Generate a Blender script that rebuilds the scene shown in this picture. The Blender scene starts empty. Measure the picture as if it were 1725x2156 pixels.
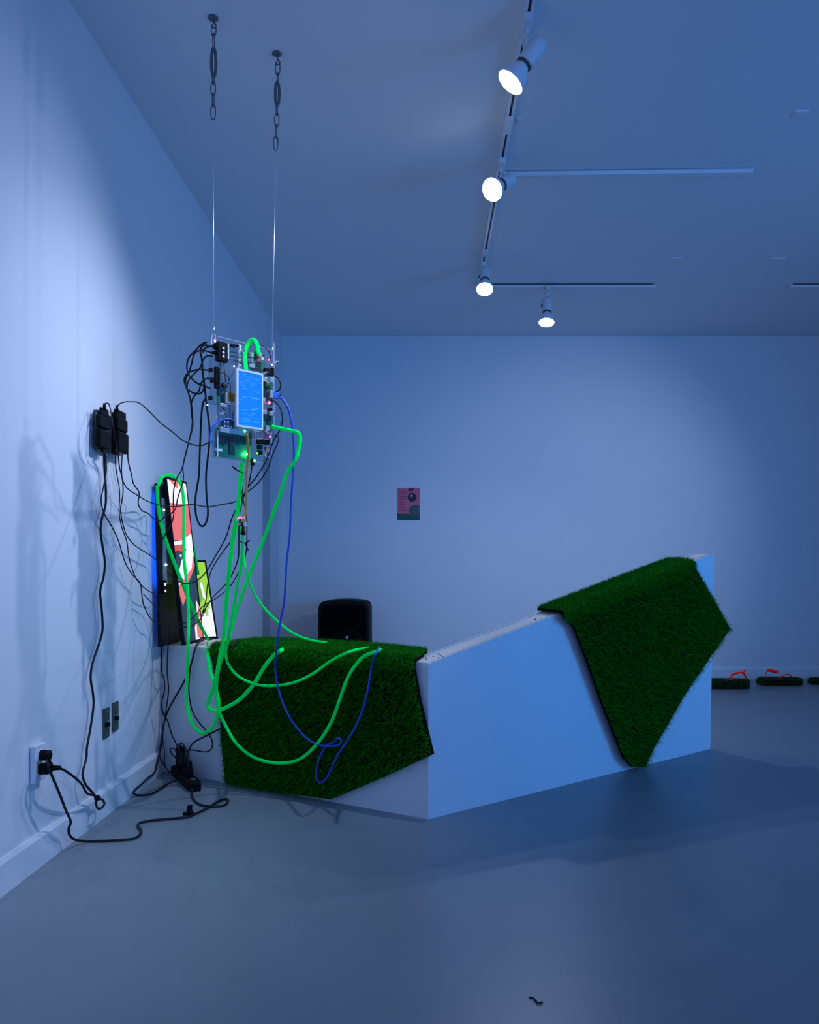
import bpy, math, random
import numpy as np
from mathutils import Vector, Matrix

random.seed(7)
rng = np.random.default_rng(7)
S = bpy.context.scene
COL = S.collection

# ------------------------------------------------------------------ camera
FPX, CX, HY, EYE = 1700.0, 902.0, 1194.0, 0.95
cam = bpy.data.cameras.new('camera')
cam.sensor_fit = 'HORIZONTAL'
cam.sensor_width = 36.0
cam.lens = 36.0 * FPX / 1725.0
cam.shift_x = -(CX - 862.5) / 1725.0
cam.shift_y = (HY - 1078.0) / 1725.0
cam.clip_start = 0.05
camo = bpy.data.objects.new('camera', cam)
camo.location = (0, 0, EYE)
camo.rotation_euler = (math.pi / 2, 0, 0)
COL.objects.link(camo)
S.camera = camo

# ------------------------------------------------------------------ world, light, exposure
S.view_settings.view_transform = 'Standard'
S.view_settings.look = 'None'
S.view_settings.gamma = 1.0
S.view_settings.use_curve_mapping = False
S.view_settings.exposure = 0.0
S.cycles.use_denoising = True
S.cycles.max_bounces = 8
S.cycles.transparent_max_bounces = 16
S.cycles.sample_clamp_indirect = 4.0

LAMP_COL = (0.55, 0.68, 1.0)
LAMP_W = {'a': (106.0, 82), 'b': (78.0, 74), 'c': (26.0, 110), 'd': (64.0, 150), 'e': (105.0, 62)}   # watts, beam angle
BLUE_COL = (0.03, 0.31, 1.0)
BLUE_W = 25.0

w = bpy.data.worlds.new('night_gallery')
w.use_nodes = True
bg = w.node_tree.nodes['Background']
bg.inputs[0].default_value = (0.18, 0.37, 1.0, 1)   # ambient fill added for surfaces facing the camera, enters by the unbuilt front
bg.inputs[1].default_value = 1.15
S.world = w

def area_light(name, loc, target, sx, sy, power, col, spread=math.pi):
    l = bpy.data.lights.new(name, 'AREA')
    l.shape = 'RECTANGLE'
    l.size, l.size_y = sx, sy
    l.energy = power
    l.color = col
    l.spread = spread
    o = bpy.data.objects.new(name, l)
    o.location = loc
    o.rotation_euler = (Vector(target) - Vector(loc)).to_track_quat('-Z', 'Y').to_euler()
    COL.objects.link(o)
    return o

# blue video projection further along the gallery, to the right of the view
area_light('projection_glow', (4.4, 1.2, 1.35), (0.6, 4.5, 1.3), 1.6, 1.1, BLUE_W, BLUE_COL, math.radians(88))

# ------------------------------------------------------------------ pixel -> place helpers
WX = 1.2419          # left wall plane at x = -WX
BY = 6.843           # back wall plane
CEIL = EYE + (HY - 707) * BY / FPX

def P(px, py, Y):
    return Vector(((px - CX) / FPX * Y, Y, EYE - (py - HY) / FPX * Y))
def FL(px, py, h=0.0):
    return P(px, py, FPX * (EYE - h) / (py - HY)) 
def CE(px, py, h=0.0):
    return P(px, py, FPX * (CEIL - h - EYE) / (HY - py))
def LW(px, py, off=0.0):
    return P(px, py, (WX - off) * FPX / (CX - px))
def VP(px, py, O, d, n, off=0.0):
    """pixel on a vertical plane through O along d, moved out along n; gives (point, s)"""
    k = (px - CX) / FPX
    ox, oy = O[0] + n[0] * off, O[1] + n[1] * off
    s = (k * oy - ox) / (d[0] - k * d[1])
    Y = oy + d[1] * s
    return P(px, py, Y), s

# bench frames (plan): low box runs left from the corner, sloped panel runs right
CORNER = (0.0, 3.041)
D1 = Vector((-0.865, 0.502, 0)).normalized(); N1 = Vector((-0.502, -0.865, 0)).normalized()
D2 = Vector((0.782, 0.624, 0)).normalized();  N2 = Vector((0.624, -0.782, 0)).normalized()
Z1 = 0.590
L2 = 1.885
def z2(s): return 0.585 + (1.022 - 0.585) * s / L2
T1, T2 = 0.36, 0.12

# ------------------------------------------------------------------ materials
MATS = {}
def mat(name, col, rough=0.6, metal=0.0, emit=None, es=0.0, noise=0.0, nscale=40.0, bump=0.0, bscale=200.0, spec=0.5, island=0.0, trans=None):
    if name in MATS: return MATS[name]
    m = bpy.data.materials.new(name)
    m.use_nodes = True
    nt = m.node_tree; b = nt.nodes['Principled BSDF']
    b.inputs['Base Color'].default_value = (*col, 1)
    b.inputs['Roughness'].default_value = rough
    b.inputs['Metallic'].default_value = metal
    b.inputs['Specular IOR Level'].default_value = spec
    tc = nt.nodes.new('ShaderNodeTexCoord')
    if noise > 0:
        n = nt.nodes.new('ShaderNodeTexNoise'); n.inputs['Scale'].default_value = nscale; n.inputs['Detail'].default_value = 4
        nt.links.new(tc.outputs['Object'], n.inputs['Vector'])
        mx = nt.nodes.new('ShaderNodeMix'); mx.data_type = 'RGBA'
        mx.inputs['A'].default_value = (*[c * (1 - noise) for c in col], 1)
        mx.inputs['B'].default_value = (*[min(1, c * (1 + noise)) for c in col], 1)
        nt.links.new(n.outputs['Fac'], mx.inputs['Factor'])
        nt.links.new(mx.outputs['Result'], b.inputs['Base Color'])
    if island > 0:
        g = nt.nodes.new('ShaderNodeNewGeometry')
        r = nt.nodes.new('ShaderNodeValToRGB')
        r.color_ramp.interpolation = 'LINEAR'
        e = r.color_ramp.elements
        e[0].position = 0; e[0].color = (col[0] * 0.5, col[1] * 0.55, col[2] * 0.5, 1)
        e[1].position = 0.94; e[1].color = (col[0] * 1.5, col[1] * 1.45, col[2] * 1.5, 1)
        x = e.new(0.97); x.color = (0.16, 0.26, 0.03, 1)
        nt.links.new(g.outputs['Random Per Island'], r.inputs['Fac'])
        nt.links.new(r.outputs['Color'], b.inputs['Base Color'])
    if bump > 0:
        n = nt.nodes.new('ShaderNodeTexNoise'); n.inputs['Scale'].default_value = bscale
        nt.links.new(tc.outputs['Object'], n.inputs['Vector'])
        bp = nt.nodes.new('ShaderNodeBump'); bp.inputs['Strength'].default_value = bump; bp.inputs['Distance'].default_value = 0.004
        nt.links.new(n.outputs['Fac'], bp.inputs['Height'])
        nt.links.new(bp.outputs['Normal'], b.inputs['Normal'])
    if emit:
        b.inputs['Emission Color'].default_value = (*emit, 1)
        b.inputs['Emission Strength'].default_value = es
    if trans is not None:
        out = nt.nodes['Material Output']
        t = nt.nodes.new('ShaderNodeBsdfTransparent'); t.inputs[0].default_value = (0.84, 0.87, 0.90, 1)
        mx = nt.nodes.new('ShaderNodeMixShader'); mx.inputs[0].default_value = trans
        nt.links.new(t.outputs[0], mx.inputs[1]); nt.links.new(b.outputs[0], mx.inputs[2])
        nt.links.new(mx.outputs[0], out.inputs['Surface'])
    MATS[name] = m
    return m

M_wall = mat('wall_paint', (0.78, 0.78, 0.79), 0.75, noise=0.02, nscale=3, bump=0.10, bscale=260)
M_ceil = mat('ceiling_paint', (0.81, 0.81, 0.83), 0.85, noise=0.03, nscale=2, bump=0.10, bscale=200)
M_floor = mat('sealed_concrete', (0.215, 0.255, 0.28), 0.36, noise=0.10, nscale=5, bump=0.05, bscale=120, spec=0.35)
M_door = mat('door_paint', (0.46, 0.47, 0.48), 0.6)
M_base = mat('baseboard_paint', (0.80, 0.80, 0.80), 0.45)
M_bench = mat('bench_white', (0.76, 0.77, 0.78), 0.55, noise=0.03, nscale=6)
M_wood = mat('whitewashed_wood', (0.90, 0.85, 0.76), 0.6, noise=0.10, nscale=18)
M_ply = mat('plywood_edge', (0.42, 0.27, 0.16), 0.7)
M_screw = mat('screw_head', (0.06, 0.05, 0.05), 0.5, 0.6)
M_grass = mat('turf_blades', (0.009, 0.27, 0.003), 0.6, island=1.0, spec=0.12)
M_back = mat('turf_backing', (0.004, 0.010, 0.003), 0.9, spec=0.05)
M_blk = mat('black_plastic', (0.005, 0.005, 0.006), 0.6, spec=0.10)
M_cable = mat('black_cable', (0.010, 0.010, 0.014), 0.55, spec=0.3)
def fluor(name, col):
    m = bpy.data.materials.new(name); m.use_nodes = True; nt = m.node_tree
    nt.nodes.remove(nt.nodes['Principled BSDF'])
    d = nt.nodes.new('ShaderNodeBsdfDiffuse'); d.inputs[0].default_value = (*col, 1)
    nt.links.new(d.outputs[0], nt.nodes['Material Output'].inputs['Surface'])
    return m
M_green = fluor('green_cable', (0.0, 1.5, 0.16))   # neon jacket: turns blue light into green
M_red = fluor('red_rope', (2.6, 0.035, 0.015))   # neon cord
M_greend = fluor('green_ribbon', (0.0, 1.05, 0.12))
M_blue = mat('blue_cable', (0.015, 0.09, 0.60), 0.45, noise=0.25, nscale=300)
M_bluep = mat('blue_plug', (0.02, 0.16, 0.75), 0.4)
M_yel = mat('yellow_wire', (0.72, 0.42, 0.05), 0.5)
M_org = mat('flex_copper', (0.65, 0.24, 0.02), 0.45)
M_steel = mat('steel', (0.62, 0.64, 0.66), 0.32, 1.0)
M_dsteel = mat('dark_steel', (0.14, 0.16, 0.17), 0.45, 0.5)
M_wire = mat('bright_wire', (0.85, 0.87, 0.9), 0.35, 0.6)
M_grey = mat('connector_grey', (0.45, 0.46, 0.46), 0.4, 0.5)
M_pcb = mat('circuit_green', (0.0, 0.16, 0.09), 0.4, noise=0.45, nscale=160)
M_chip = mat('chip_black', (0.012, 0.018, 0.022), 0.4)
M_white = mat('white_plastic', (0.85, 0.86, 0.88), 0.4)
M_redc = mat('red_wire', (0.55, 0.03, 0.02), 0.5)
M_acr = mat('clear_acrylic', (0.6, 0.66, 0.75), 0.12, trans=0.07)
M_acre = mat('acrylic_edge', (0.75, 0.85, 1.0), 0.25, trans=0.55)
M_track = mat('track_white', (0.80, 0.80, 0.81), 0.45)
M_slot = mat('track_slot', (0.07, 0.07, 0.08), 0.6)
M_lamp = mat('lamp_white', (0.74, 0.75, 0.77), 0.45)
M_bulb = mat('bulb_shell', (0.78, 0.79, 0.82), 0.3)
M_glow = mat('bulb_face', (0.9, 0.9, 0.9), 0.3, emit=(0.86, 0.95, 1.0), es=14.0)
M_plate = mat('switch_plate_steel', (0.10, 0.12, 0.11), 0.35, 0.7)
M_out = mat('outlet_white', (0.80, 0.80, 0.80), 0.4)
M_lred = mat('light_red', (0.9, 0.1, 0.1), 0.4, emit=(1.0, 0.03, 0.10), es=14.0)
M_lpink = mat('light_orange', (0.9, 0.2, 0.1), 0.4, emit=(1.0, 0.13, 0.04), es=7.0)
M_lgrn = mat('light_green', (0.1, 0.9, 0.2), 0.4, emit=(0.06, 1.0, 0.16), es=40.0)
M_lgrn2 = mat('light_green_dim', (0.1, 0.9, 0.2), 0.4, emit=(0.06, 1.0, 0.06), es=5.0)
M_lwht = mat('light_white', (0.9, 0.9, 0.9), 0.4, emit=(0.75, 0.88, 1.0), es=5.0)
M_frame = mat('screen_frame_black', (0.008, 0.010, 0.012), 0.6, spec=0.12)
def scr(name, c, s=1.0): return mat(name, (0.02, 0.02, 0.02), 0.35, emit=c, es=s)
M_sw = scr('picture_white', (0.85, 0.85, 1.0), 1.1)
M_ss = scr('picture_salmon', (0.84, 0.17, 0.16), 0.95)
M_sr = scr('picture_red', (0.72, 0.09, 0.06), 0.9)
M_st = scr('picture_teal', (0.010, 0.030, 0.048), 1.0)
M_sg = scr('picture_lime', (0.36, 0.72, 0.02), 0.95)
M_sgd = scr('picture_green', (0.20, 0.45, 0.01), 0.9)
M_sb = scr('picture_blue', (0.0, 0.09, 1.0), 1.7)
M_sbd = scr('picture_navy', (0.0, 0.015, 0.12), 1.0)

def blue_terminal():
    m = bpy.data.materials.new('terminal_blue'); m.use_nodes = True
    nt = m.node_tree; b = nt.nodes['Principled BSDF']
    b.inputs['Base Color'].default_value = (0.01, 0.02, 0.05, 1)
    b.inputs['Roughness'].default_value = 0.3
    tc = nt.nodes.new('ShaderNodeTexCoord')
    mp = nt.nodes.new('ShaderNodeMapping'); mp.inputs['Scale'].default_value = (26, 26, 330)
    n = nt.nodes.new('ShaderNodeTexNoise'); n.inputs['Scale'].default_value = 1.0; n.inputs['Detail'].default_value = 2
    r = nt.nodes.new('ShaderNodeValToRGB')
    e = r.color_ramp.elements
    e[0].position = 0.60; e[0].color = (0.0, 0.20, 1.0, 1)
    e[1].position = 0.70; e[1].color = (0.09, 0.44, 1.0, 1)
    nt.links.new(tc.outputs['Object'], mp.inputs['Vector']); nt.links.new(mp.outputs[0], n.inputs['Vector'])
    nt.links.new(n.outputs['Fac'], r.inputs['Fac']); nt.links.new(r.outputs['Color'], b.inputs['Emission Color'])
    b.inputs['Emission Strength'].default_value = 1.0
    return m
M_term = blue_terminal()

# ------------------------------------------------------------------ mesh helpers
ORIG = {}
class MB:
    def __init__(s): s.v = []; s.f = []; s.m = []; s.cur = 0
    def add(s, vs, fs):
        o = len(s.v); s.v += [Vector(v) for v in vs]; s.f += [[i + o for i in f] for f in fs]; s.m += [s.cur] * len(fs); return s
    def hexa(s, c):   # 8 corners: bottom loop 0-3, top loop 4-7
        return s.add(c, [[3, 2, 1, 0], [4, 5, 6, 7], [0, 1, 5, 4], [1, 2, 6, 5], [2, 3, 7, 6], [3, 0, 4, 7]])
    def box(s, x0, y0, z0, x1, y1, z1):
        return s.hexa([(x0, y0, z0), (x1, y0, z0), (x1, y1, z0), (x0, y1, z0), (x0, y0, z1), (x1, y0, z1), (x1, y1, z1), (x0, y1, z1)])
    def obox(s, c, ax, ay, az, hx, hy, hz):
        c = Vector(c); ax, ay, az = Vector(ax) * hx, Vector(ay) * hy, Vector(az) * hz
        return s.hexa([c - ax - ay - az, c + ax - ay - az, c + ax + ay - az, c - ax + ay - az,
                       c - ax - ay + az, c + ax - ay + az, c + ax + ay + az, c - ax + ay + az])
    def prism(s, poly, ext):
        n = len(poly); ext = Vector(ext); a = [Vector(p) for p in poly]; b = [p + ext for p in a]
        fs = [list(range(n))[::-1], list(range(n, 2 * n))] + [[i, (i + 1) % n, n + (i + 1) % n, n + i] for i in range(n)]
        return s.add(a + b, fs)
    def lathe(s, prof, o, axis, seg=24, caps=True):
        o = Vector(o); a = Vector(axis).normalized(); u = a.orthogonal().normalized(); w_ = a.cross(u)
        vs = []; fs = []
        for r, h in prof:
            for k in range(seg):
                t = 2 * math.pi * k / seg
                vs.append(o + a * h + (u * math.cos(t) + w_ * math.sin(t)) * r)
        for i in range(len(prof) - 1):
            for k in range(seg):
                k2 = (k + 1) % seg
                fs.append([i * seg + k, i * seg + k2, (i + 1) * seg + k2, (i + 1) * seg + k])
        if caps:
            fs.append(list(range(seg))[::-1]); fs.append(list(range((len(prof) - 1) * seg, len(prof) * seg)))
        return s.add(vs, fs)
    def cyl(s, a, b, r, seg=16):
        a, b = Vector(a), Vector(b); return s.lathe([(r, 0), (r, (b - a).length)], a, b - a, seg)
    def ball(s, c, r, seg=10, rings=6, sc=(1, 1, 1)):
        c = Vector(c); vs = []; fs = []
        for i in range(rings + 1):
            th = math.pi * i / rings
            for k in range(seg):
                t = 2 * math.pi * k / seg
                vs.append(c + Vector((math.sin(th) * math.cos(t) * sc[0], math.sin(th) * math.sin(t) * sc[1], math.cos(th) * sc[2])) * r)
        for i in range(rings):
            for k in range(seg):
                k2 = (k + 1) % seg
                fs.append([i * seg + k, (i + 1) * seg + k, (i + 1) * seg + k2, i * seg + k2])
        return s.add(vs, fs)
    def tube(s, pts, r, r2=None, seg=8, closed=False, smooth=6, ref=None):
        pts = [Vector(p) for p in pts]
        pts = catmull(pts, smooth, closed) if smooth > 1 else pts
        r2 = r if r2 is None else r2
        n = len(pts); vs = []; fs = []
        u = None
        for i in range(n):
            if closed: t = pts[(i + 1) % n] - pts[i - 1]
            else: t = pts[min(i + 1, n - 1)] - pts[max(i - 1, 0)]
            if t.length < 1e-9: t = Vector((0, 0, 1))
            t.normalize()
            if ref is not None:
                q = t.cross(Vector(ref))
                if q.length > 0.15 or u is None: u_ = q.normalized()
                else: u_ = u - t * u.dot(t)
                if u is not None and u_.dot(u) < 0: u_ = -u_
                u = (u_ if u is None else (u_ * 0.5 + u * 0.5)); u = (u - t * u.dot(t)).normalized()
            else:
                u = t.orthogonal() if u is None else u - t * u.dot(t)
                if u.length < 1e-6: u = t.orthogonal()
                u.normalize()
            w_ = t.cross(u)
            for k in range(seg):
                a = 2 * math.pi * k / seg
                vs.append(pts[i] + u * (math.cos(a) * r) + w_ * (math.sin(a) * r2))
        m = n if closed else n - 1
        for i in range(m):
            for k in range(seg):
                k2 = (k + 1) % seg; j = (i + 1) % n
                fs.append([i * seg + k, i * seg + k2, j * seg + k2, j * seg + k])
        if not closed:
            fs.append(list(range(seg))[::-1]); fs.append(list(range((n - 1) * seg, n * seg)))
        return s.add(vs, fs)

def catmull(p, k, closed=False):
    out = []; n = len(p)
    for i in range(n if closed else n - 1):
        if closed: a, b, c, d = p[i - 1], p[i], p[(i + 1) % n], p[(i + 2) % n]
        else: a, b, c, d = p[max(i - 1, 0)], p[i], p[i + 1], p[min(i + 2, n - 1)]
        # centripetal-ish: limit tangents
        l1, l2, l0 = (b - a).length, (c - b).length, (d - c).length
        m1 = (c - a) * (l2 / max(l1 + l2, 1e-9)); m2 = (d - b) * (l2 / max(l0 + l2, 1e-9))
        for j in range(k):
            t = j / k; t2 = t * t; t3 = t2 * t
            out.append(b * (2 * t3 - 3 * t2 + 1) + m1 * (t3 - 2 * t2 + t) + c * (-2 * t3 + 3 * t2) + m2 * (t3 - t2))
    if not closed: out.append(p[-1])
    return out

def tag(o, label=None, cat=None, group=None, kind=None):
    if label: o['label'] = label
    if cat: o['category'] = cat
    if group: o['group'] = group
    if kind: o['kind'] = kind
    return o

def obj(name, mb, mats, parent=None, smooth=False, bevel=0.0, origin=None):
    mats = mats if isinstance(mats, (list, tuple)) else [mats]
    if parent is not None: o0 = ORIG[parent.name]
    elif origin is not None: o0 = Vector(origin)
    else:
        xs = [v.x for v in mb.v]; ys = [v.y for v in mb.v]; zs = [v.z for v in mb.v]
        o0 = Vector(((min(xs) + max(xs)) / 2, (min(ys) + max(ys)) / 2, min(zs)))
    me = bpy.data.meshes.new(name)
    me.from_pydata([tuple(v - o0) for v in mb.v], [], mb.f)
    for m in mats: me.materials.append(m)
    if len(mats) > 1: me.polygons.foreach_set('material_index', mb.m)
    import bmesh
    bm = bmesh.new(); bm.from_mesh(me); bmesh.ops.recalc_face_normals(bm, faces=bm.faces); bm.to_mesh(me); bm.free()
    if smooth: me.polygons.foreach_set('use_smooth', [True] * len(me.polygons))
    me.update()
    o = bpy.data.objects.new(name, me); COL.objects.link(o)
    if parent is not None: o.parent = parent
    else: o.location = o0
    ORIG[o.name] = o0
    if bevel > 0:
        b = o.modifiers.new('bevel', 'BEVEL'); b.width = bevel; b.segments = 2; b.limit_method = 'ANGLE'
    return o

def empty(name, loc, label, cat, group=None):
    o = bpy.data.objects.new(name, None); o.empty_display_size = 0.05
    o.location = loc; COL.objects.link(o); ORIG[o.name] = Vector(loc)
    return tag(o, label, cat, group)

def struct(name, mb, m, **k):
    o = obj(name, mb, m, **k); o['kind'] = 'structure'; return o

# ------------------------------------------------------------------ the room
XR, YF = 6.2, -2.2
struct('floor', MB().box(-WX - 0.15, YF, -0.12, XR, BY + 0.15, 0), M_floor)
struct('ceiling', MB().box(-WX - 0.15, YF, CEIL, XR, BY + 0.15, CEIL + 0.15), M_ceil)
struct('wall_back', MB().box(-WX - 0.15, BY, 0, XR, BY + 0.15, CEIL), M_wall)
struct('wall_right', MB().box(XR, YF, 0, XR + 0.15, BY + 0.15, CEIL), M_wall)
DY0, DY1, DZ = 6.05, 6.70, 2.03
mb = MB()
mb.box(-WX - 0.15, YF, 0, -WX, DY0, CEIL)
mb.box(-WX - 0.15, DY0, DZ, -WX, DY1, CEIL)
mb.box(-WX - 0.15, DY1, 0, -WX, BY, CEIL)
struct('wall_left', mb, M_wall)
door = struct('door_1', MB().box(-WX - 0.12, DY0, 0.005, -WX - 0.075, DY1, DZ), M_door)
obj('door_handle', MB().ball((-WX - 0.045, DY0 + 0.07, 0.98), 0.027).cyl((-WX - 0.076, DY0 + 0.07, 0.98), (-WX - 0.05, DY0 + 0.07, 0.98), 0.012), M_steel, door, smooth=True)
mb = MB()
for y0, y1 in ((YF, DY0), (DY1, BY)):
    mb.prism([(-WX, y0, 0), (-WX + 0.014, y0, 0), (-WX + 0.014, y0, 0.092), (-WX + 0.006, y0, 0.105), (-WX, y0, 0.105)], (0, y1 - y0, 0))
struct('baseboard_left', mb, M_base)
struct('baseboard_back', MB().prism([(-WX, BY, 0), (-WX, BY - 0.014, 0), (-WX, BY - 0.014, 0.092), (-WX, BY - 0.006, 0.105), (-WX, BY, 0.105)], (XR + WX, 0, 0)), M_base)

# ------------------------------------------------------------------ bench: low box and sloped panel
def bp(s, off, z):       # low box: s to the left of the corner, off outwards
    return Vector((CORNER[0], CORNER[1], z)) + D1 * s + N1 * off
def sp(s, off, z):       # sloped panel
    return Vector((CORNER[0], CORNER[1], z)) + D2 * s + N2 * off
S1L = (WX - 0.004) / 0.865      # reaches the left wall
MIT = Vector((-0.083, 1.126, 0))
def mit(back1):           # point on the mitre line at depth back1 behind the low box front
    t = back1 / -(MIT.dot(N1)); return MIT * t
def at(v, z): return Vector((CORNER[0] + v.x, CORNER[1] + v.y, z))

root = empty('low_bench', (-0.6, 3.45, 0), 'low white box bench running from the left wall, half covered by draped turf', 'bench')
def left_at(back, z):
    v = D1 * S1L - N1 * back
    # slide along the front direction until the wall
    x = -WX + 0.004
    k = (x - v.x) / D1.x
    return at(v + D1 * k, z)
fr, bk = 0.0, T1
e = Vector((0, 0, Z1 - 0.019))
obj('front_panel', MB().prism([at(mit(0), 0), left_at(0, 0), left_at(0.012, 0), at(mit(0.012), 0)], e), M_bench, root)
obj('back_panel', MB().prism([at(mit(bk - 0.012), 0), left_at(bk - 0.012, 0), left_at(bk, 0), at(mit(bk), 0)], e), M_bench, root)
obj('top_board', MB().prism([at(mit(0), Z1 - 0.019), left_at(0, Z1 - 0.019), left_at(bk, Z1 - 0.019), at(mit(bk), Z1 - 0.019)], (0, 0, 0.019)), M_wood, root, bevel=0.002)

root = empty('sloped_panel', (0.7, 3.65, 0), 'long white hollow panel with a rising wooden top edge, standing right of the low bench', 'bench')
def mit2(back):           # where depth 'back' behind the sloped front meets the mitre
    t = back / -(MIT.dot(N2)); return MIT * t
def srow(back, zoff=0.0, s1=L2, lean=True):
    a = mit2(back); sa = a.dot(D2)
    lo = [at(a, 0), at(D2 * s1 - N2 * back, 0)]
    hi = [at(a, z2(sa) + zoff), at(D2 * (s1 + 0.035) - N2 * back, z2(s1) + zoff)]
    return lo, hi
def slab(b0, b1, zt=0.0):
    l0, h0 = srow(b0, zt); l1, h1 = srow(b1, zt)
    return MB().hexa([l0[0], l0[1], l1[1], l1[0], h0[0], h0[1], h1[1], h1[0]])
obj('front_panel', slab(0.0, 0.012), M_bench, root)
obj('back_panel', slab(T2 - 0.012, T2), M_bench, root)
l0, h0 = srow(0.0135, -0.002); l1, h1 = srow(T2 - 0.0135, -0.002)
dz = Vector((0, 0, -0.038))
obj('top_board', MB().hexa([h0[0] + dz, h0[1] + dz, h1[1] + dz, h1[0] + dz, h0[0], h0[1], h1[1], h1[0]]), M_wood, root, bevel=0.002)
l0, h0 = srow(0.012, -0.04); l1, h1 = srow(T2 - 0.012, -0.04)
q = D2 * -0.038
obj('end_post', MB().hexa([l0[1] + q, l0[1], l1[1], l1[1] + q, h0[1] + q, h0[1], h1[1], h1[1] + q]), M_wood, root)
# plywood edge line and screws on the top board
l0, h0 = srow(0.012, 0.0004); l1, h1 = srow(0.0145, 0.0004)
obj('joint_strip', MB().hexa([h0[0] + dz, h0[1] + dz, h1[1] + dz, h1[0] + dz, h0[0], h0[1], h1[1], h1[0]]), M_ply, root)
sl = math.atan2(1.022 - .585, L2)
up2 = (D2 * -math.sin(sl) + Vector((0, 0, math.cos(sl)))).normalized()
for s_, o_ in ((0.075, 0.03), (0.082, 0.07), (0.62, 0.04), (0.72, 0.06)):
    c = sp(s_, -o_, z2(s_) - 0.002)
    obj('screw', MB().cyl(c - up2 * 0.004, c + up2 * 0.0012, 0.004, 10), M_screw, root)
a = sp(0.09, -0.02, z2(0.09) - 0.0014); b = sp(0.115, -0.085, z2(0.115) - 0.0014)
obj('seam', MB().tube([a, b], 0.0016, seg=6, smooth=1), M_ply, root)

# ------------------------------------------------------------------ artificial turf
def pip(poly, x, y):
    n = len(poly); ins = np.zeros(len(x), bool); j = n - 1
    for i in range(n):
        xi, yi = poly[i]; xj, yj = poly[j]
        c = ((yi > y) != (yj > y)) & (x < (xj - xi) * (y - yi) / ((yj - yi) + 1e-12) + xi)
        ins ^= c; j = i
    return ins
def sample_poly(poly, dens):
    p = np.array(poly); lo, hi = p.min(0), p.max(0)
    n = int(dens * (hi[0] - lo[0]) * (hi[1] - lo[1]))
    x = rng.uniform(lo[0], hi[0], n); y = rng.uniform(lo[1], hi[1], n)
    k = pip(poly, x, y)
    return x[k], y[k]
def blades(base, nrm, lean, lmin, lmax, wid, spread):
    """base (n,3), nrm (n,3) pile direction, lean (3,) drift"""
    n = len(base)
    d = nrm + lean + rng.normal(0, spread, (n, 3)); d /= np.linalg.norm(d, axis=1)[:, None]
    L = rng.uniform(lmin, lmax, n)[:, None]
    side = np.cross(d, rng.normal(0, 1, (n, 3))); side /= np.linalg.norm(side, axis=1)[:, None] + 1e-9
    side *= wid / 2
    bend = rng.normal(0, 0.25, (n, 3)) + np.array([0, 0, -0.35])
    mid = base + d * L * 0.55; tip = base + (d + bend * 0.5) * L
    v = np.empty((n, 5, 3)); v[:, 0] = base - side; v[:, 1] = base + side; v[:, 2] = mid + side * .8; v[:, 3] = mid - side * .8; v[:, 4] = tip
    return v.reshape(-1, 3)
def blade_obj(name, vs, parent, m=None):
    n = len(vs) // 5
    o0 = np.array(ORIG[parent.name]); me = bpy.data.meshes.new(name)
    me.vertices.add(n * 5); me.vertices.foreach_set('co', (vs - o0).astype(np.float32).ravel())
    i = np.arange(n) * 5
    lp = np.stack([i, i + 1, i + 2, i + 3, i + 3, i + 2, i + 4], 1).ravel()
    me.loops.add(n * 7); me.loops.foreach_set('vertex_index', lp.astype(np.int32))
    st = np.stack([np.arange(n) * 7, np.arange(n) * 7 + 4], 1).ravel()
    me.polygons.add(n * 2); me.polygons.foreach_set('loop_start', st.astype(np.int32))
    me.materials.append(m or M_grass); me.update(calc_edges=True); me.validate()
    o = bpy.data.objects.new(name, me); COL.objects.link(o); o.parent = parent; ORIG[o.name] = Vector(o0)
    o['kind'] = 'stuff'
    return o

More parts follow.
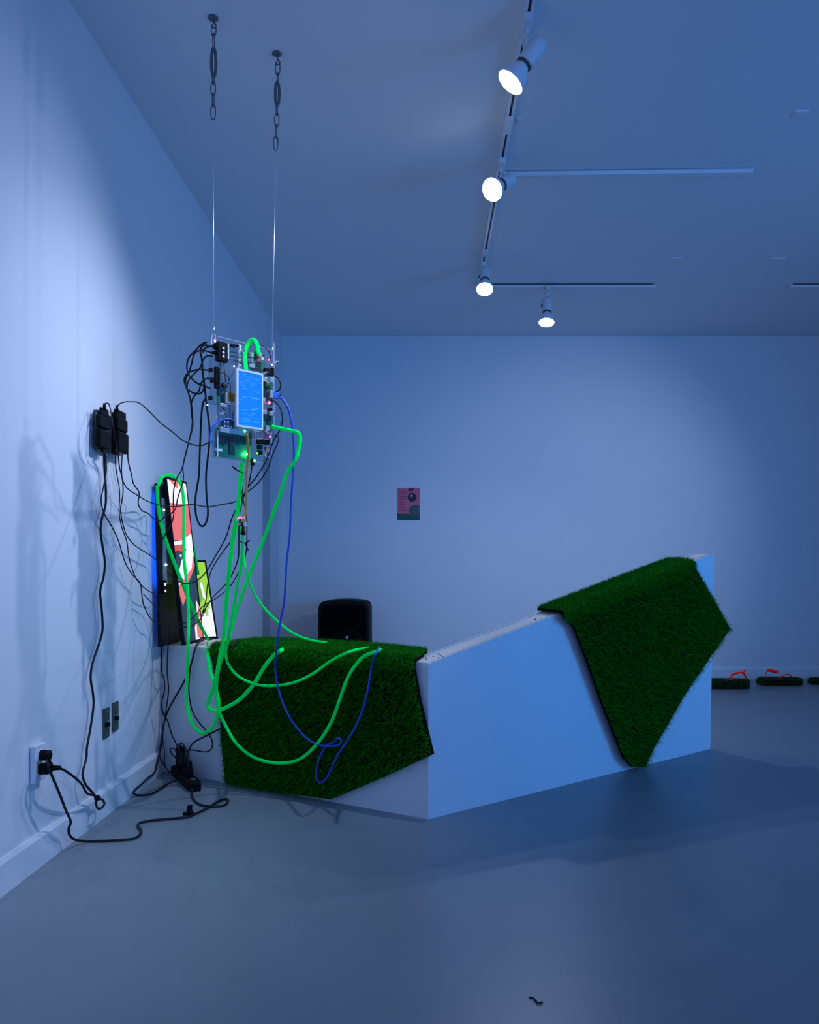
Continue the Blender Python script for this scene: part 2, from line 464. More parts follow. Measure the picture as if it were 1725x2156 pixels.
def turf_sheet(name, label, frame, ztop, front_px, off, fold, top_px, nup, loc, hang=0.0):
    """frame=(D,N); front_px: outline below the fold from its far end round to its near end; fold=(s0,s1); top_px outline on top behind the fold"""
    D, N = frame
    root = empty(name, loc, label, 'turf')
    O3 = Vector((CORNER[0], CORNER[1], 0))
    def fp(s, z, o=off): return O3 + D * s + N * o + Vector((0, 0, z))
    pts = []
    for px, py in front_px:
        p, s = VP(px, py, CORNER, D, N, off); pts.append((s, max(p.z, 0.006)))
    s0, s1 = fold
    ft = [(s0, ztop(s0) - 0.012), (s1, ztop(s1) - 0.012)]
    poly = [ft[0], ft[1]] + pts            # 2D in (s,z)
    mb = MB()
    mb.prism([fp(s, z) for s, z in poly], N * -0.010)
    # rounded fold
    prof = [(off, -0.012), (off, 0.0), (off * 0.75, 0.012), (off * 0.35, 0.016), (-0.005, 0.016), (-0.005, 0.006), (off * 0.3, 0.005), (off - 0.010, -0.003), (off - 0.010, -0.012)]
    va = [O3 + D * s0 + N * o + Vector((0, 0, ztop(s0) + z)) for o, z in prof]
    vb = [O3 + D * s1 + N * o + Vector((0, 0, ztop(s1) + z)) for o, z in prof]
    k = len(prof)
    mb.add(va + vb, [list(range(k)), list(range(k, 2 * k))[::-1]] + [[i, (i + 1) % k, k + (i + 1) % k, k + i] for i in range(k)])
    # top part: (s, back)
    tp = [(s0, 0.005), (s1, 0.005)] + list(top_px)
    mb.prism([O3 + D * s - N * b + Vector((0, 0, ztop(s) + 0.006)) for s, b in tp], Vector((0, 0, 0.010)))
    obj('backing', mb, M_back, root)
    # pile
    x, z = sample_poly(poly, 44000)
    base = np.array(O3)[None] + x[:, None] * np.array(D)[None] + np.array(N)[None] * off + np.stack([0 * x, 0 * x, z], 1)
    nn = np.tile(np.array(N), (len(x), 1))
    V = [blades(base, nn, np.array([0, 0, -0.16]), 0.015, 0.031, 0.0016, 0.26)]
    x, b = sample_poly(tp, 95000)
    zt = np.array([ztop(t) for t in x])
    base = np.array(O3)[None] + x[:, None] * np.array(D)[None] - b[:, None] * np.array(N)[None] + np.stack([0 * x, 0 * x, zt + 0.016], 1)
    nn = np.tile(np.array(nup), (len(x), 1))
    V.append(blades(base, nn, np.array(N) * 0.2, 0.014, 0.027, 0.0018, 0.40))
    n = int(120000 * abs(s1 - s0) * (off + 0.05))
    x = rng.uniform(min(s0, s1), max(s0, s1), n); t = rng.uniform(-0.15, 1.1, n) * math.pi / 2
    dn = np.where(rng.uniform(0, 1, n) < 0.35, rng.uniform(-0.03, 0, n), 0.0)
    t = np.where(dn < 0, 0.0, t)
    zt = np.array([ztop(q) for q in x])
    Nn = np.array(N)
    base = np.array(O3)[None] + x[:, None] * np.array(D)[None] + (np.cos(t) * off)[:, None] * Nn[None] + np.stack([0 * x, 0 * x, zt + dn + 0.016 * np.sin(t)], 1)
    nn = np.cos(t)[:, None] * Nn[None] + np.sin(t)[:, None] * np.array([[0, 0, 1.0]])
    V.append(blades(base, nn, np.array([0, 0, -0.15]), 0.016, 0.029, 0.0018, 0.42))
    blade_obj('grass_pile', np.concatenate(V), root)
    return root

def s_at(px, D, N, off=0.0):
    return VP(px, 0, CORNER, D, N, off)[1]
OFF1 = 0.022
sA, sB = s_at(443, D1, N1, OFF1), s_at(872, D1, N1, OFF1)
turf_sheet('draped_turf', 'bright green artificial turf sheet draped over the low bench, cables lying across it', (D1, N1), lambda s: Z1,
           [(884, 1470), (898, 1530), (912, 1588), (800, 1640), (697, 1683), (580, 1680), (474, 1660), (466, 1560), (462, 1480)][::1], OFF1, (sA, sB),
           [(sB + 0.10, 0.25), (sB + 0.35, 0.33), (sA - 0.12, 0.34), (sA, 0.28)], (0, 0, 1), (-0.45, 3.35, 0))
OFF2 = 0.045
sA, sB = s_at(1188, D2, N2, OFF2), s_at(1462, D2, N2, OFF2)
turf_sheet('hanging_turf', 'dark shaded artificial turf sheet hanging diagonally over the sloped panel at right', (D2, N2), z2,
           [(1481, 1223), (1503, 1262), (1525, 1300), (1538, 1324), (1500, 1378), (1442, 1464), (1410, 1520), (1375, 1580), (1360, 1615), (1332, 1615), (1314, 1596), (1270, 1485), (1236, 1390), (1210, 1322)], OFF2, (sA, sB),
           [(sB + 0.02, 0.124), (sA + 0.015, 0.126)], tuple(up2), (0.9, 3.75, 0))

# ------------------------------------------------------------------ ceiling tracks and lamps
TZ = CEIL - 0.001
TXC = 0.351
def track(name, label, a, b, wd=0.034, h=0.024):
    a, b = Vector(a), Vector(b); d = (b - a).normalized(); n = Vector((-d.y, d.x, 0)); c = (a + b) / 2; L = (b - a).length
    mb = MB()
    for s in (-1, 1):
        mb.obox(c + n * s * (wd / 2 - 0.006) + Vector((0, 0, -h / 2)), d, n, (0, 0, 1), L / 2, 0.006, h / 2)
    mb.obox(c + Vector((0, 0, -0.003)), d, n, (0, 0, 1), L / 2, wd / 2, 0.003)
    r = empty(name, c, label, 'light track', 'ceiling light tracks')
    obj('rail', mb, M_track, r)
    obj('slot', MB().obox(c + Vector((0, 0, -0.007)), d, n, (0, 0, 1), L / 2 - 0.01, wd / 2 - 0.012, 0.0012), M_slot, r)
    for s in (-1, 1):
        obj('end_cap', MB().obox(c + d * s * (L / 2 + 0.004) + Vector((0, 0, -h / 2)), d, n, (0, 0, 1), 0.005, wd / 2 + 0.001, h / 2 + 0.001), M_track, r, bevel=0.002)
    return r
track('light_track', 'long white ceiling track running away from the viewer with three lamps', (TXC, 1.2, TZ), (TXC, 5.62, TZ))
yA = FPX * (TZ - 0.012 - EYE) / (HY - 368)
track('light_track', 'empty white cross track on the ceiling beside the second lamp', (TXC + 0.03, yA, TZ), ((1575 - CX) / FPX * yA, yA - 0.03, TZ))
yB = FPX * (TZ - 0.012 - EYE) / (HY - 603)
track('light_track', 'white cross track near the back wall holding one lamp', (TXC + 0.03, yB, TZ), ((1376 - CX) / FPX * yB, yB, TZ))
track('light_track', 'short white ceiling track at the right edge near the back wall', ((1667 - CX) / FPX * yB, yB, TZ), (4.2, yB, TZ))
# small feed boxes between track lengths on the long track
def lamp(key, label, face, n, base):
    C = Vector(face); n = Vector(n).normalized(); B = Vector(base)
    r = empty('track_lamp', B, label, 'lamp', 'track lamps')
    zt = TZ - 0.024
    obj('adapter', MB().box(B.x - 0.016, B.y - 0.05, zt - 0.026, B.x + 0.016, B.y + 0.05, zt), M_lamp, r, bevel=0.003)
    R = 0.054
    neck = C - n * 0.078
    tail = C - n * 0.185
    mid = C - n * 0.135
    obj('bulb', MB().lathe([(R, -0.004), (R * 1.0, -0.012), (R * 0.86, -0.035), (R * 0.6, -0.062), (0.024, -0.078), (0.022, -0.09)], C, n, 28), M_bulb, r, smooth=True)
    obj('bulb_face', MB().lathe([(0.002, 0.004), (R * 0.6, 0.003), (R * 0.93, 0.0), (R * 0.97, -0.004)], C, n, 28), M_glow, r, smooth=True)
    obj('socket_ring', MB().lathe([(0.027, -0.079), (0.030, -0.081), (0.030, -0.088), (0.027, -0.09)], C, n, 24), M_slot, r, smooth=True)
    obj('housing', MB().lathe([(0.031, -0.088), (0.033, -0.10), (0.033, -0.17), (0.026, -0.188), (0.01, -0.192)], C, n, 24), M_lamp, r, smooth=True)
    p = Vector((B.x, B.y, zt - 0.02))
    side = n.cross(p - mid)
    side = side.normalized() if side.length > 1e-4 else Vector((1, 0, 0))
    obj('arm', MB().tube([p, p + Vector((0, 0, -0.02)), (p + mid) / 2 + side * 0.034, mid + side * 0.036], 0.006, seg=8), M_lamp, r, smooth=True)
    obj('pivot', MB().cyl(mid + side * 0.03, mid + side * 0.042, 0.010, 12), M_slot, r, smooth=True)
    l = bpy.data.lights.new('lamp_beam', 'SPOT'); l.energy = LAMP_W[key][0]; l.color = LAMP_COL
    l.spot_size = math.radians(LAMP_W[key][1]); l.spot_blend = 1.0; l.shadow_soft_size = 0.03
    o = bpy.data.objects.new('lamp_beam', l); o.parent = r
    o.location = C + n * 0.012 - B
    o.rotation_euler = n.to_track_quat('-Z', 'Y').to_euler()
    COL.objects.link(o)
lamp('a', 'nearest of the track lamps, tilted sideways towards the left wall', (0.295, 2.92, 2.700), (-0.60, -0.004, -0.80), (TXC, 2.86, TZ))
lamp('b', 'second track lamp from the front, its round face glaring straight out', (0.295, 3.747, 2.700), (-0.56, -0.61, -0.565), (TXC, 3.86, TZ))
lamp('c', 'third track lamp on the long track, above the corner with the cross track', P(1021, 610, 5.10), (-0.05, -0.49, -0.87), (TXC, 5.16, TZ))
lamp('d', 'smallest, lowest hanging lamp on the far cross track', P(1151, 680, 5.54), (-0.08, -0.27, -0.96), ((1154 - CX) / FPX * yB, yB, TZ))
track('light_track', 'added ceiling track, parallel to the first, out of view at right, carrying a fill lamp', (2.70, 1.2, TZ), (2.70, 4.4, TZ))  # unseen track, added only to carry the back wall fill lamp
lamp('e', 'added fill lamp on the added track, out of view, turned to brighten the back wall', (2.62, 3.60, 2.66), (-1.50, 3.24, -1.46), (2.70, 3.52, TZ))  # unseen lamp, added to brighten the back wall
# connector boxes along the long track
for y0, y1, lab in ((2.62, 2.70, 'small white joint box on the track in front of the nearest lamp'), (3.46, 3.60, 'white joint box on the track before the second lamp'), (4.92, 5.02, 'white joint box on the track before the third lamp')):
    o = obj('track_connector', MB().box(TXC - 0.019, y0, TZ - 0.030, TXC + 0.019, y1, TZ - 0.0245), M_track, bevel=0.002)
    tag(o, lab, 'track joint', 'track joints')
# flush ceiling cover plates
def cover(px0, py0, px1, py1, lab):
    a, b = CE(px0, py1), CE(px1, py0)
    x0, x1, y0, y1 = a.x, b.x, min(a.y, b.y), max(a.y, b.y)
    mb = MB(); t = 0.006
    mb.box(x0, y0, CEIL - 0.004, x1, y1, CEIL + 0.001)
    mb.box(x0 + t, y0 + t, CEIL - 0.006, x1 - t, y1 - t, CEIL - 0.004)
    tag(obj('cover_plate', mb, M_ceil), lab, 'cover plate', 'ceiling cover plates')
cover(1664, 232, 1704, 246, 'flat white ceiling cover plate high at the right edge')
cover(1410, 541, 1438, 548, 'flat white ceiling cover plate above the end of the far cross track')
cover(1616, 543, 1656, 549, 'flat white ceiling cover plate near the short right track')
cover(1086, 246, 1101, 261, 'small ceiling cover plate beside the long track')

# ------------------------------------------------------------------ chains and steel wires
def link_pts(c, hh, hw, ax):
    ax = Vector(ax); up = Vector((0, 0, 1)); pts = []
    for k in range(12):
        t = 2 * math.pi * k / 12
        ct, st = math.cos(t), math.sin(t)
        st = math.copysign(abs(st) ** 0.8, st)
        pts.append(c + ax * (ct * hw) + up * (math.copysign(max(abs(st) - 0.0, 0), st) * hh))
    return pts
PO = Vector((-0.767, 2.88, 0)); PD = Vector((0.179, 0.200, 0)).normalized(); PN = Vector((PD.y, -PD.x, 0))
def chain(lab, px, y_hook, spec, wire_pts, Y, wlab):
    top = P(px, y_hook, Y); top.z = CEIL
    r = empty('ceiling_chain', top, lab, 'chain', 'hanging chains')
    obj('ceiling_plate', MB().lathe([(0.018, 0.0), (0.018, -0.005), (0.010, -0.008)], top, (0, 0, 1), 16), M_dsteel, r, smooth=True)
    a = P(spec[0][1], spec[0][2], Y)
    obj('hook', MB().tube([top + Vector((0, 0, -0.004)), a + Vector((0, 0, 0.01)), a + Vector((0.008, 0, -0.004)), a + Vector((0, 0, -0.012)), a + Vector((-0.007, 0, -0.004))], 0.003, seg=8), M_dsteel, r, smooth=True)
    for kind, x, y0, y1 in spec:
        p0, p1 = P(x, y0, Y), P(x, y1, Y); c = (p0 + p1) / 2; hh = (p0 - p1).length / 2 + 0.004
        if kind == 'o': obj('link', MB().tube(link_pts(c, hh, 0.0085, (1, 0, 0)), 0.0021, seg=8, closed=True, smooth=3), M_dsteel, r, smooth=True)
        elif kind == 'e': obj('link', MB().tube(link_pts(c, hh, 0.0085, (0.12, 0.99, 0)), 0.0021, seg=8, closed=True, smooth=3), M_dsteel, r, smooth=True)
        else:
            mb = MB().tube(link_pts(c, hh, 0.0075, (0.97, 0.25, 0)), 0.0054, seg=8, closed=True, smooth=3)
            q = obj('swivel', mb, M_dsteel, r, smooth=True)
            obj('nut', MB().cyl(c + Vector((0.0075, 0.002, -0.009)), c + Vector((0.0075, 0.002, 0.009)), 0.0058, 8), M_dsteel, q)
    mb = MB().tube([P(x, y, Yw) for x, y, Yw in wire_pts], 0.0012, seg=6, smooth=1)
    rw = empty('hanging_wire', P(*wire_pts[-1]), wlab, 'wire', 'steel suspension wires')
    obj('strand', mb, M_wire, rw, smooth=True)
    e0 = P(*wire_pts[-1])
    obj('crimp', MB().cyl(e0 + Vector((0, 0, -0.004)), e0 + Vector((0, 0, 0.022)), 0.0034, 10), M_steel, rw, smooth=True)
    obj('loop', MB().tube([e0, e0 + PD * 0.008 + Vector((0, 0, -0.018)), e0 + PD * 0.007 + Vector((0, 0, -0.042)), e0 + Vector((0, 0, -0.05)), e0 - PD * 0.008 + Vector((0, 0, -0.040)), e0 - PD * 0.007 + Vector((0, 0, -0.016))], 0.0016, seg=6, closed=True, smooth=4), M_wire, rw, smooth=True)
chain('dark link chain at left, hooked to the ceiling above the circuit panel', 449, 38,
      [('o', 450, 52, 74), ('e', 450, 72, 102), ('s', 450, 104, 160), ('e', 449, 158, 176), ('o', 449, 174, 200), ('e', 449, 198, 224), ('o', 449, 222, 250)],
      [(449, 250, 2.88), (450, 700, 2.88)], 2.88, 'thin steel wire below the left chain, holding the panel')
chain('dark link chain right of the other, hooked to the ceiling', 583, 113,
      [('o', 585, 130, 157), ('e', 585, 155, 177), ('s', 584, 175, 220), ('e', 583, 218, 242), ('o', 583, 240, 266), ('e', 582, 264, 290), ('o', 581, 288, 315)],
      [(581, 315, 3.075), (573, 742, 3.075)], 3.08, 'thin steel wire below the right chain, holding the panel')

# ------------------------------------------------------------------ hanging circuit panel
def pu(px, off=0.0): return VP(px, 0, PO, PD, PN, off)[1]
def pz(px, py, off=0.0): return VP(px, py, PO, PD, PN, off)[0].z
def pp(px, py, off=0.0): return VP(px, py, PO, PD, PN, off)[0]
def pbox(x0, y0, x1, y1, o0, o1, mb=None):
    mb = mb or MB()
    xm, ym = (x0 + x1) / 2, (y0 + y1) / 2
    om = (o0 + o1) / 2
    u0, u1 = pu(x0, om), pu(x1, om); za, zb = pz(xm, y1, om), pz(xm, y0, om)
    c = PO + PD * ((u0 + u1) / 2) + PN * ((o0 + o1) / 2) + Vector((0, 0, (za + zb) / 2))
    return mb.obox(c, PD, PN, (0, 0, 1), abs(u1 - u0) / 2, abs(o1 - o0) / 2, abs(zb - za) / 2)
panel = empty('circuit_panel', pp(500, 968), 'hanging cluster of clear plates, circuit boards and a glowing blue display', 'electronic sculpture')
def plate(x0, y0, x1, y1, o):
    q = obj('acrylic_plate', pbox(x0, y0, x1, y1, o, o + 0.004), M_acr, panel)
    t = 1.0
    mb = MB()
    for a in ((x0, y0, x0 + t, y1), (x1 - t, y0, x1, y1), (x0, y0, x1, y0 + t), (x0, y1 - t, x1, y1)):
        pbox(*a, o - 0.0006, o + 0.0046, mb)
    obj('plate_edge', mb, M_acre, q)
plate(455, 722, 577, 905, 0.0)
plate(438, 742, 470, 853, -0.030)
plate(456, 852, 500, 912, -0.012)
plate(445, 902, 553, 969, -0.004)
plate(538, 905, 572, 962, -0.009)
# display
u0, u1 = pu(497, 0.037), pu(553, 0.037)
dz0, dz1 = pz(525, 902, 0.037), pz(525, 781, 0.037)
def dbox(a, b, c, d, o0, o1):  # fractions of the display rectangle
    mb = MB(); ua, ub = u0 + (u1 - u0) * a, u0 + (u1 - u0) * b; za, zb = dz0 + (dz1 - dz0) * c, dz0 + (dz1 - dz0) * d
    return mb.obox(PO + PD * ((ua + ub) / 2) + PN * ((o0 + o1) / 2) + Vector((0, 0, (za + zb) / 2)), PD, PN, (0, 0, 1), (ub - ua) / 2, (o1 - o0) / 2, (zb - za) / 2)
disp = obj('display', dbox(0, 1, 0, 1, 0.030, 0.037), M_white, panel)
obj('screen', dbox(0.075, 0.945, 0.035, 0.962, 0.0371, 0.0385), M_term, disp)
mb = MB()
for a in ((0, 0.07, 0, 1), (0.95, 1, 0, 1), (0.07, 0.95, 0, 0.03), (0.07, 0.95, 0.967, 1)):
    mb2 = dbox(*a, 0.037, 0.041); mb.add(mb2.v, mb2.f)
obj('bezel', mb, M_white, disp)
for x, y in ((498, 775), (553, 787), (497, 899), (557, 909), (478, 851), (464, 872), (493, 896), (505, 741), (575, 765)):
    c = pp(x, y, 0.004)
    q = obj('standoff', MB().cyl(c, c + PN * 0.028, 0.0045, 10), M_white, panel, smooth=True)
    obj('screw', MB().cyl(c + PN * 0.028, c + PN * 0.031, 0.0038, 10), M_dsteel, q, smooth=True)
# boards: board rect, then chips and ports
def board(x0, y0, x1, y1, o, chips=(), ports=(), m=None):
    q = obj('circuit_board', pbox(x0, y0, x1, y1, o, o + 0.0022), m or M_pcb, panel)
    for a in chips: obj('chip', pbox(*a, o + 0.0022, o + 0.0052), M_chip, q)
    for a in ports: obj('port', pbox(*a, o + 0.0022, o + 0.016), M_grey, q, bevel=0.0008)
    return q
big = board(452, 906, 530, 965, 0.006, chips=[(482, 937, 494, 956), (462, 916, 467, 934), (468, 916, 473, 937), (475, 917, 479, 934), (482, 917, 487, 936), (489, 918, 494, 933), (497, 918, 502, 937), (505, 919, 510, 934), (513, 920, 518, 936)], ports=[(462, 903, 516, 914)])
obj('sticker', pbox(454, 944, 468, 950, 0.0085, 0.0092), M_white, big)
obj('bracket', pbox(457, 905, 459, 962, 0.0085, 0.013), M_white, big)
board(516, 742, 557, 778, 0.006, chips=[(540, 762, 550, 771), (537, 741, 541, 756), (531, 774, 550, 780)], ports=[(522, 743, 532, 752), (521, 755, 531, 764), (523, 766, 534, 774), (541, 744, 549, 751)])
board(551, 802, 573, 852, 0.006, chips=[(553, 806, 569, 817), (556, 826, 564, 838)], ports=[(551, 795, 561, 804), (567, 796, 575, 806), (567, 822, 574, 838), (551, 838, 557, 846)])
board(552, 868, 574, 906, 0.006, chips=[(553, 873, 570, 884), (562, 884, 569, 893)], ports=[(551, 864, 560, 872), (567, 867, 576, 876), (559, 897, 567, 906)])
lb = board(456, 818, 477, 854, 0.006, chips=[(459, 822, 466, 832), (466, 828, 469, 848)], ports=[(473, 828, 477, 849), (462, 850, 476, 857)])
obj('round_connector', MB().lathe([(0.011, 0.0), (0.011, 0.012), (0.006, 0.014)], pp(470, 812, 0.008), PN, 16), M_chip, lb, smooth=True)
hub = obj('usb_hub', pbox(456, 721, 478, 762, 0.006, 0.026), M_blk, panel, bevel=0.002)
for y in (734, 743, 751):
    obj('socket', MB().lathe([(0.0058, 0.0), (0.0058, 0.002), (0.004, 0.003)], pp(470, y, 0.0265), PN, 14), M_grey, hub, smooth=True)
for x, y in ((479, 729), (479, 741), (479, 752)):
    obj('white_strip', pbox(477, y - 5, 480, y + 5, 0.010, 0.026), M_white, hub)
obj('terminal_strip', pbox(502, 726, 507, 776, 0.004, 0.012), M_white, panel, bevel=0.001)
for y in (733, 746, 758, 769):
    obj('terminal', MB().cyl(pp(504, y, 0.012), pp(504, y, 0.018), 0.005, 10), M_white, panel, smooth=True)
for (x0, y0, x1, y1) in ((483, 724, 494, 731), (495, 726, 502, 730), (508, 738, 516, 743), (441, 775, 447, 783), (444, 795, 449, 806), (440, 834, 446, 842), (452, 773, 462, 818), (453, 778, 460, 812), (556, 776, 572, 790), (570, 775, 576, 792), (565, 858, 572, 868), (529, 966, 534, 980), (449, 724, 457, 736), (447, 740, 457, 746)):
    obj('plug', pbox(x0, y0, x1, y1, 0.004, 0.016), M_blk, panel, bevel=0.0015)
for a in ((541, 925, 549, 935), (550, 925, 557, 935), (558, 926, 566, 936), (543, 937, 551, 946), (543, 948, 551, 957)):
    obj('relay', pbox(*a, 0.008, 0.022), M_blk, panel, bevel=0.001)
obj('relay_base', pbox(541, 924, 567, 960, 0.006, 0.008), M_grey, panel)
cn = obj('pin_connector', pbox(467, 884, 490, 904, 0.004, 0.022), mat('navy_plastic', (0.01, 0.04, 0.10), 0.5), panel, bevel=0.003)
for x, y in ((473, 887), (480, 888), (473, 897), (480, 898), (486, 899)):
    obj('pin', pbox(x - 1.2, y - 1.8, x + 1.2, y + 1.8, 0.022, 0.0235), M_white, cn)
obj('flex_ribbon', pbox(477, 826, 487, 843, 0.012, 0.013), M_org, panel)
obj('flex_ribbon', pbox(486, 828, 498, 847, 0.0135, 0.0145), mat('flex_gold', (0.45, 0.27, 0.02), 0.4), panel)
obj('orange_tag', pbox(559, 941, 563, 949, 0.01, 0.014), M_org, panel)
obj('heat_sink', MB().lathe([(0.013, 0), (0.013, 0.010), (0.009, 0.012)], pp(561, 811, 0.011), PN, 14), mat('dark_green_part', (0.01, 0.07, 0.02), 0.5), panel, smooth=True)
for x, y, r, m in ((553, 755, .0045, M_lred), (518, 752, .003, M_lpink), (566, 758, .003, M_lred), (567, 848, .006, M_lred), (569, 919, .004, M_lred), (521, 956, .0065, M_lgrn), (536, 970, .0055, M_lgrn2), (542, 954, .0035, M_lgrn2), (515, 908, .006, M_lgrn2), (452, 716, .003, M_lred), (453, 719, .003, M_lwht), (437, 853, .003, M_lwht), (493, 771, .003, M_lwht), (573, 768, .003, M_lwht)):
    obj('indicator_light', MB().ball(pp(x, y, 0.020), r), m, panel, smooth=True)
# short loose wires fixed between boards
def pw(pts, m=M_cable, r=0.0016, off=0.012):
    obj('lead_wire', MB().tube([pp(x, y, off) for x, y in pts], r, seg=6), m, panel, smooth=True)
pw([(480, 741), (492, 741), (503, 744)]); pw([(480, 749), (492, 750), (506, 753)]); pw([(480, 757), (494, 759), (510, 766), (517, 772)])
pw([(464, 762), (464, 772)]); pw([(471, 762), (472, 775), (474, 790), (475, 812)])
pw([(462, 783), (472, 786), (480, 793), (484, 803)]); pw([(474, 808), (484, 808), (485, 830), (484, 860), (485, 885)])
pw([(498, 855), (492, 868), (488, 882)]); pw([(470, 858), (475, 870), (478, 884)])
pw([(523, 735), (530, 727), (537, 725)], off=0.02); pw([(540, 724), (552, 727), (565, 738), (570, 750), (571, 762)], r=0.0022, off=0.022)
pw([(570, 784), (563, 795)], M_redc); pw([(558, 905), (560, 922)], M_redc); pw([(528, 905), (526, 920), (535, 921)], r=0.001); pw([(532, 906), (530, 921), (542, 920)], r=0.001); pw([(530, 922), (537, 914)], M_redc)
pw([(492, 880), (484, 882), (470, 883), (458, 889), (448, 900), (443, 916), (441, 930)], M_bluep, 0.0032, 0.024)
pw([(446, 926), (448, 934), (452, 938)], M_blue, 0.002)

# ------------------------------------------------------------------ screens leaning by the wall
def quad_frame(B0, B1, T0, ortho=True):
    b = (B1 - B0); W = b.length; b = b.normalized()
    u = T0 - B0
    if ortho: u = u - b * u.dot(b)
    H = u.length; u = u.normalized()
    return B0, b, u, b.cross(u).normalized(), W, H
def screen(name, label, B0, B1, T0, towards, polys, base, thick=0.016, bez=0.008, ortho=True):
    o, b, u, n, W, H = quad_frame(Vector(B0), Vector(B1), Vector(T0), ortho)
    if n.dot(Vector(towards)) < 0: n = -n
    r = empty(name, o + b * W / 2, label, 'screen', 'screens on the low bench')
    def rect(u0, v0, u1, v1, d0, d1, mb=None):
        mb = mb or MB(); c = o + b * ((u0 + u1) / 2) + u * ((v0 + v1) / 2) + n * ((d0 + d1) / 2)
        return mb.obox(c, b, u, n, abs(u1 - u0) / 2, abs(v1 - v0) / 2, abs(d1 - d0) / 2)
    obj('case', rect(0, 0, W, H, -thick, -0.001), M_frame, r, bevel=0.001)
    mb = MB()
    for a in ((0, 0, bez, H), (W - bez, 0, W, H), (bez, 0, W - bez, bez * 1.6), (bez, H - bez * 1.3, W - bez, H)):
        rect(*a, -0.001, 0.002, mb)
    obj('bezel', mb, M_frame, r)
    mb = MB(); w_, h_ = W - 2 * bez, H - 2.9 * bez
    mats = [base]; lay = 0
    def pt(x, y, d): return o + b * (bez + x * w_) + u * (bez * 1.6 + (1 - y) * h_) + n * d
    mb.add([pt(0, 0, -0.0004), pt(1, 0, -0.0004), pt(1, 1, -0.0004), pt(0, 1, -0.0004)], [[0, 1, 2, 3]])
    for m, pl in polys:
        if m not in mats: mats.append(m)
        lay += 1; mb.cur = mats.index(m)
        mb.add([pt(x, y, -0.0004 + 0.00012 * lay) for x, y in pl], [list(range(len(pl)))])
    me = obj('picture', mb, mats, r)
    return r, rect, (o, b, u, n, W, H)
screen('tall_screen', 'tall narrow screen showing salmon and white shapes, leaning on the low bench',
       (-1.118, 3.70, Z1 + 0.001), (-1.096, 3.94, Z1 + 0.001), (-1.206, 3.708, 1.366), (1, -0.1, 0),
       [(M_sw, [(0, 0), (1, 0), (1, .14), (0, .15)]), (M_ss, [(.1, 0), (.62, 0), (.5, .045), (.35, .03)]),
        (M_ss, [(0, .145), (1, .135), (1, .33), (.6, .37), (0, .375)]),
        (M_sw, [(0, .385), (.45, .37), (1, .32), (1, .46), (.85, .54), (.6, .58), (.45, .60), (0, .66), (.1, .57), (.3, .50), (.62, .43), (.55, .40), (0, .41)]),
        (M_sr, [(0, .405), (.50, .395), (.48, .435), (.32, .445), (.15, .435), (0, .45)]),
        (M_ss, [(.95, .46), (1, .53), (.72, .60), (.5, .64), (.35, .72), (.12, .78), (0, .70), (.05, .65), (.45, .595), (.8, .55)]),
        (M_sw, [(.22, .465), (.34, .46), (.3, .485)]),
        (M_sw, [(.85, .75), (1, .80), (1, .845), (.82, .83)]), (M_ss, [(.90, .77), (1, .81), (1, .90), (.88, .88)]),
        (M_sw, [(.62, .92), (.78, .87), (.95, .86), (.8, 1.0), (.6, 1.0)]), (M_ss, [(.72, .9), (1, .875), (1, .99), (.7, .99)])], M_st)
screen('small_screen', 'smaller bright lime and white screen standing behind the tall screen',
       (-1.150, 3.965, Z1 + 0.001), (-1.052, 4.040, Z1 + 0.001), (-1.222, 4.003, 0.985), (1, -0.9, 0),
       [(M_sg, [(0, 0), (1, 0), (1, .42), (.92, .62), (.55, .66), (.4, .72), (0, .60)]), (M_sgd, [(.35, .25), (.6, .2), (.7, .48), (.5, .55), (.3, .45)]),
        (M_sw, [(.6, .28), (.72, .27), (.8, .5), (.66, .48)]), (M_sg, [(.60, .62), (.82, .62), (.78, .73), (.66, .72)])], M_sw, ortho=False)
wallscr, rect, fr3 = screen('wall_facing_screen', 'dark screen turned to the left wall, its blue glow on the paint',
       (-1.212, 3.93, Z1 + 0.001), (-1.210, 3.62, Z1 + 0.001), (-1.2285, 3.93, 1.325), (-1, 0, 0), [(M_sbd, [(0, .68), (1, .62), (1, 1), (0, 1)]), (M_sbd, [(0, 0), (1, 0), (1, .04), (0, .06)])], M_sb, thick=0.010)
W3, H3 = fr3[4], fr3[5]
bd = obj('driver_board', rect(W3 - 0.17, 0.28, W3 - 0.05, H3 - 0.06, -0.014, -0.010), mat('board_grey', (0.32, 0.36, 0.40), 0.5, noise=0.4, nscale=60), wallscr)
o3, b3, u3, n3 = fr3[0], fr3[1], fr3[2], fr3[3]
for uu, vv, rr in ((W3 - 0.07, 0.62, .004), (W3 - 0.08, 0.37, .005), (W3 - 0.045, 0.28, .009), (W3 - 0.047, 0.25, .008)):
    obj('indicator_light', MB().ball(o3 + b3 * uu + u3 * vv - n3 * 0.017, rr), M_lwht, wallscr, smooth=True)
obj('chip', rect(W3 - 0.13, 0.45, W3 - 0.09, 0.52, -0.017, -0.014), M_chip, bd)
obj('port', rect(W3 - 0.065, 0.235, W3 - 0.02, 0.30, -0.022, -0.010), M_blk, wallscr)

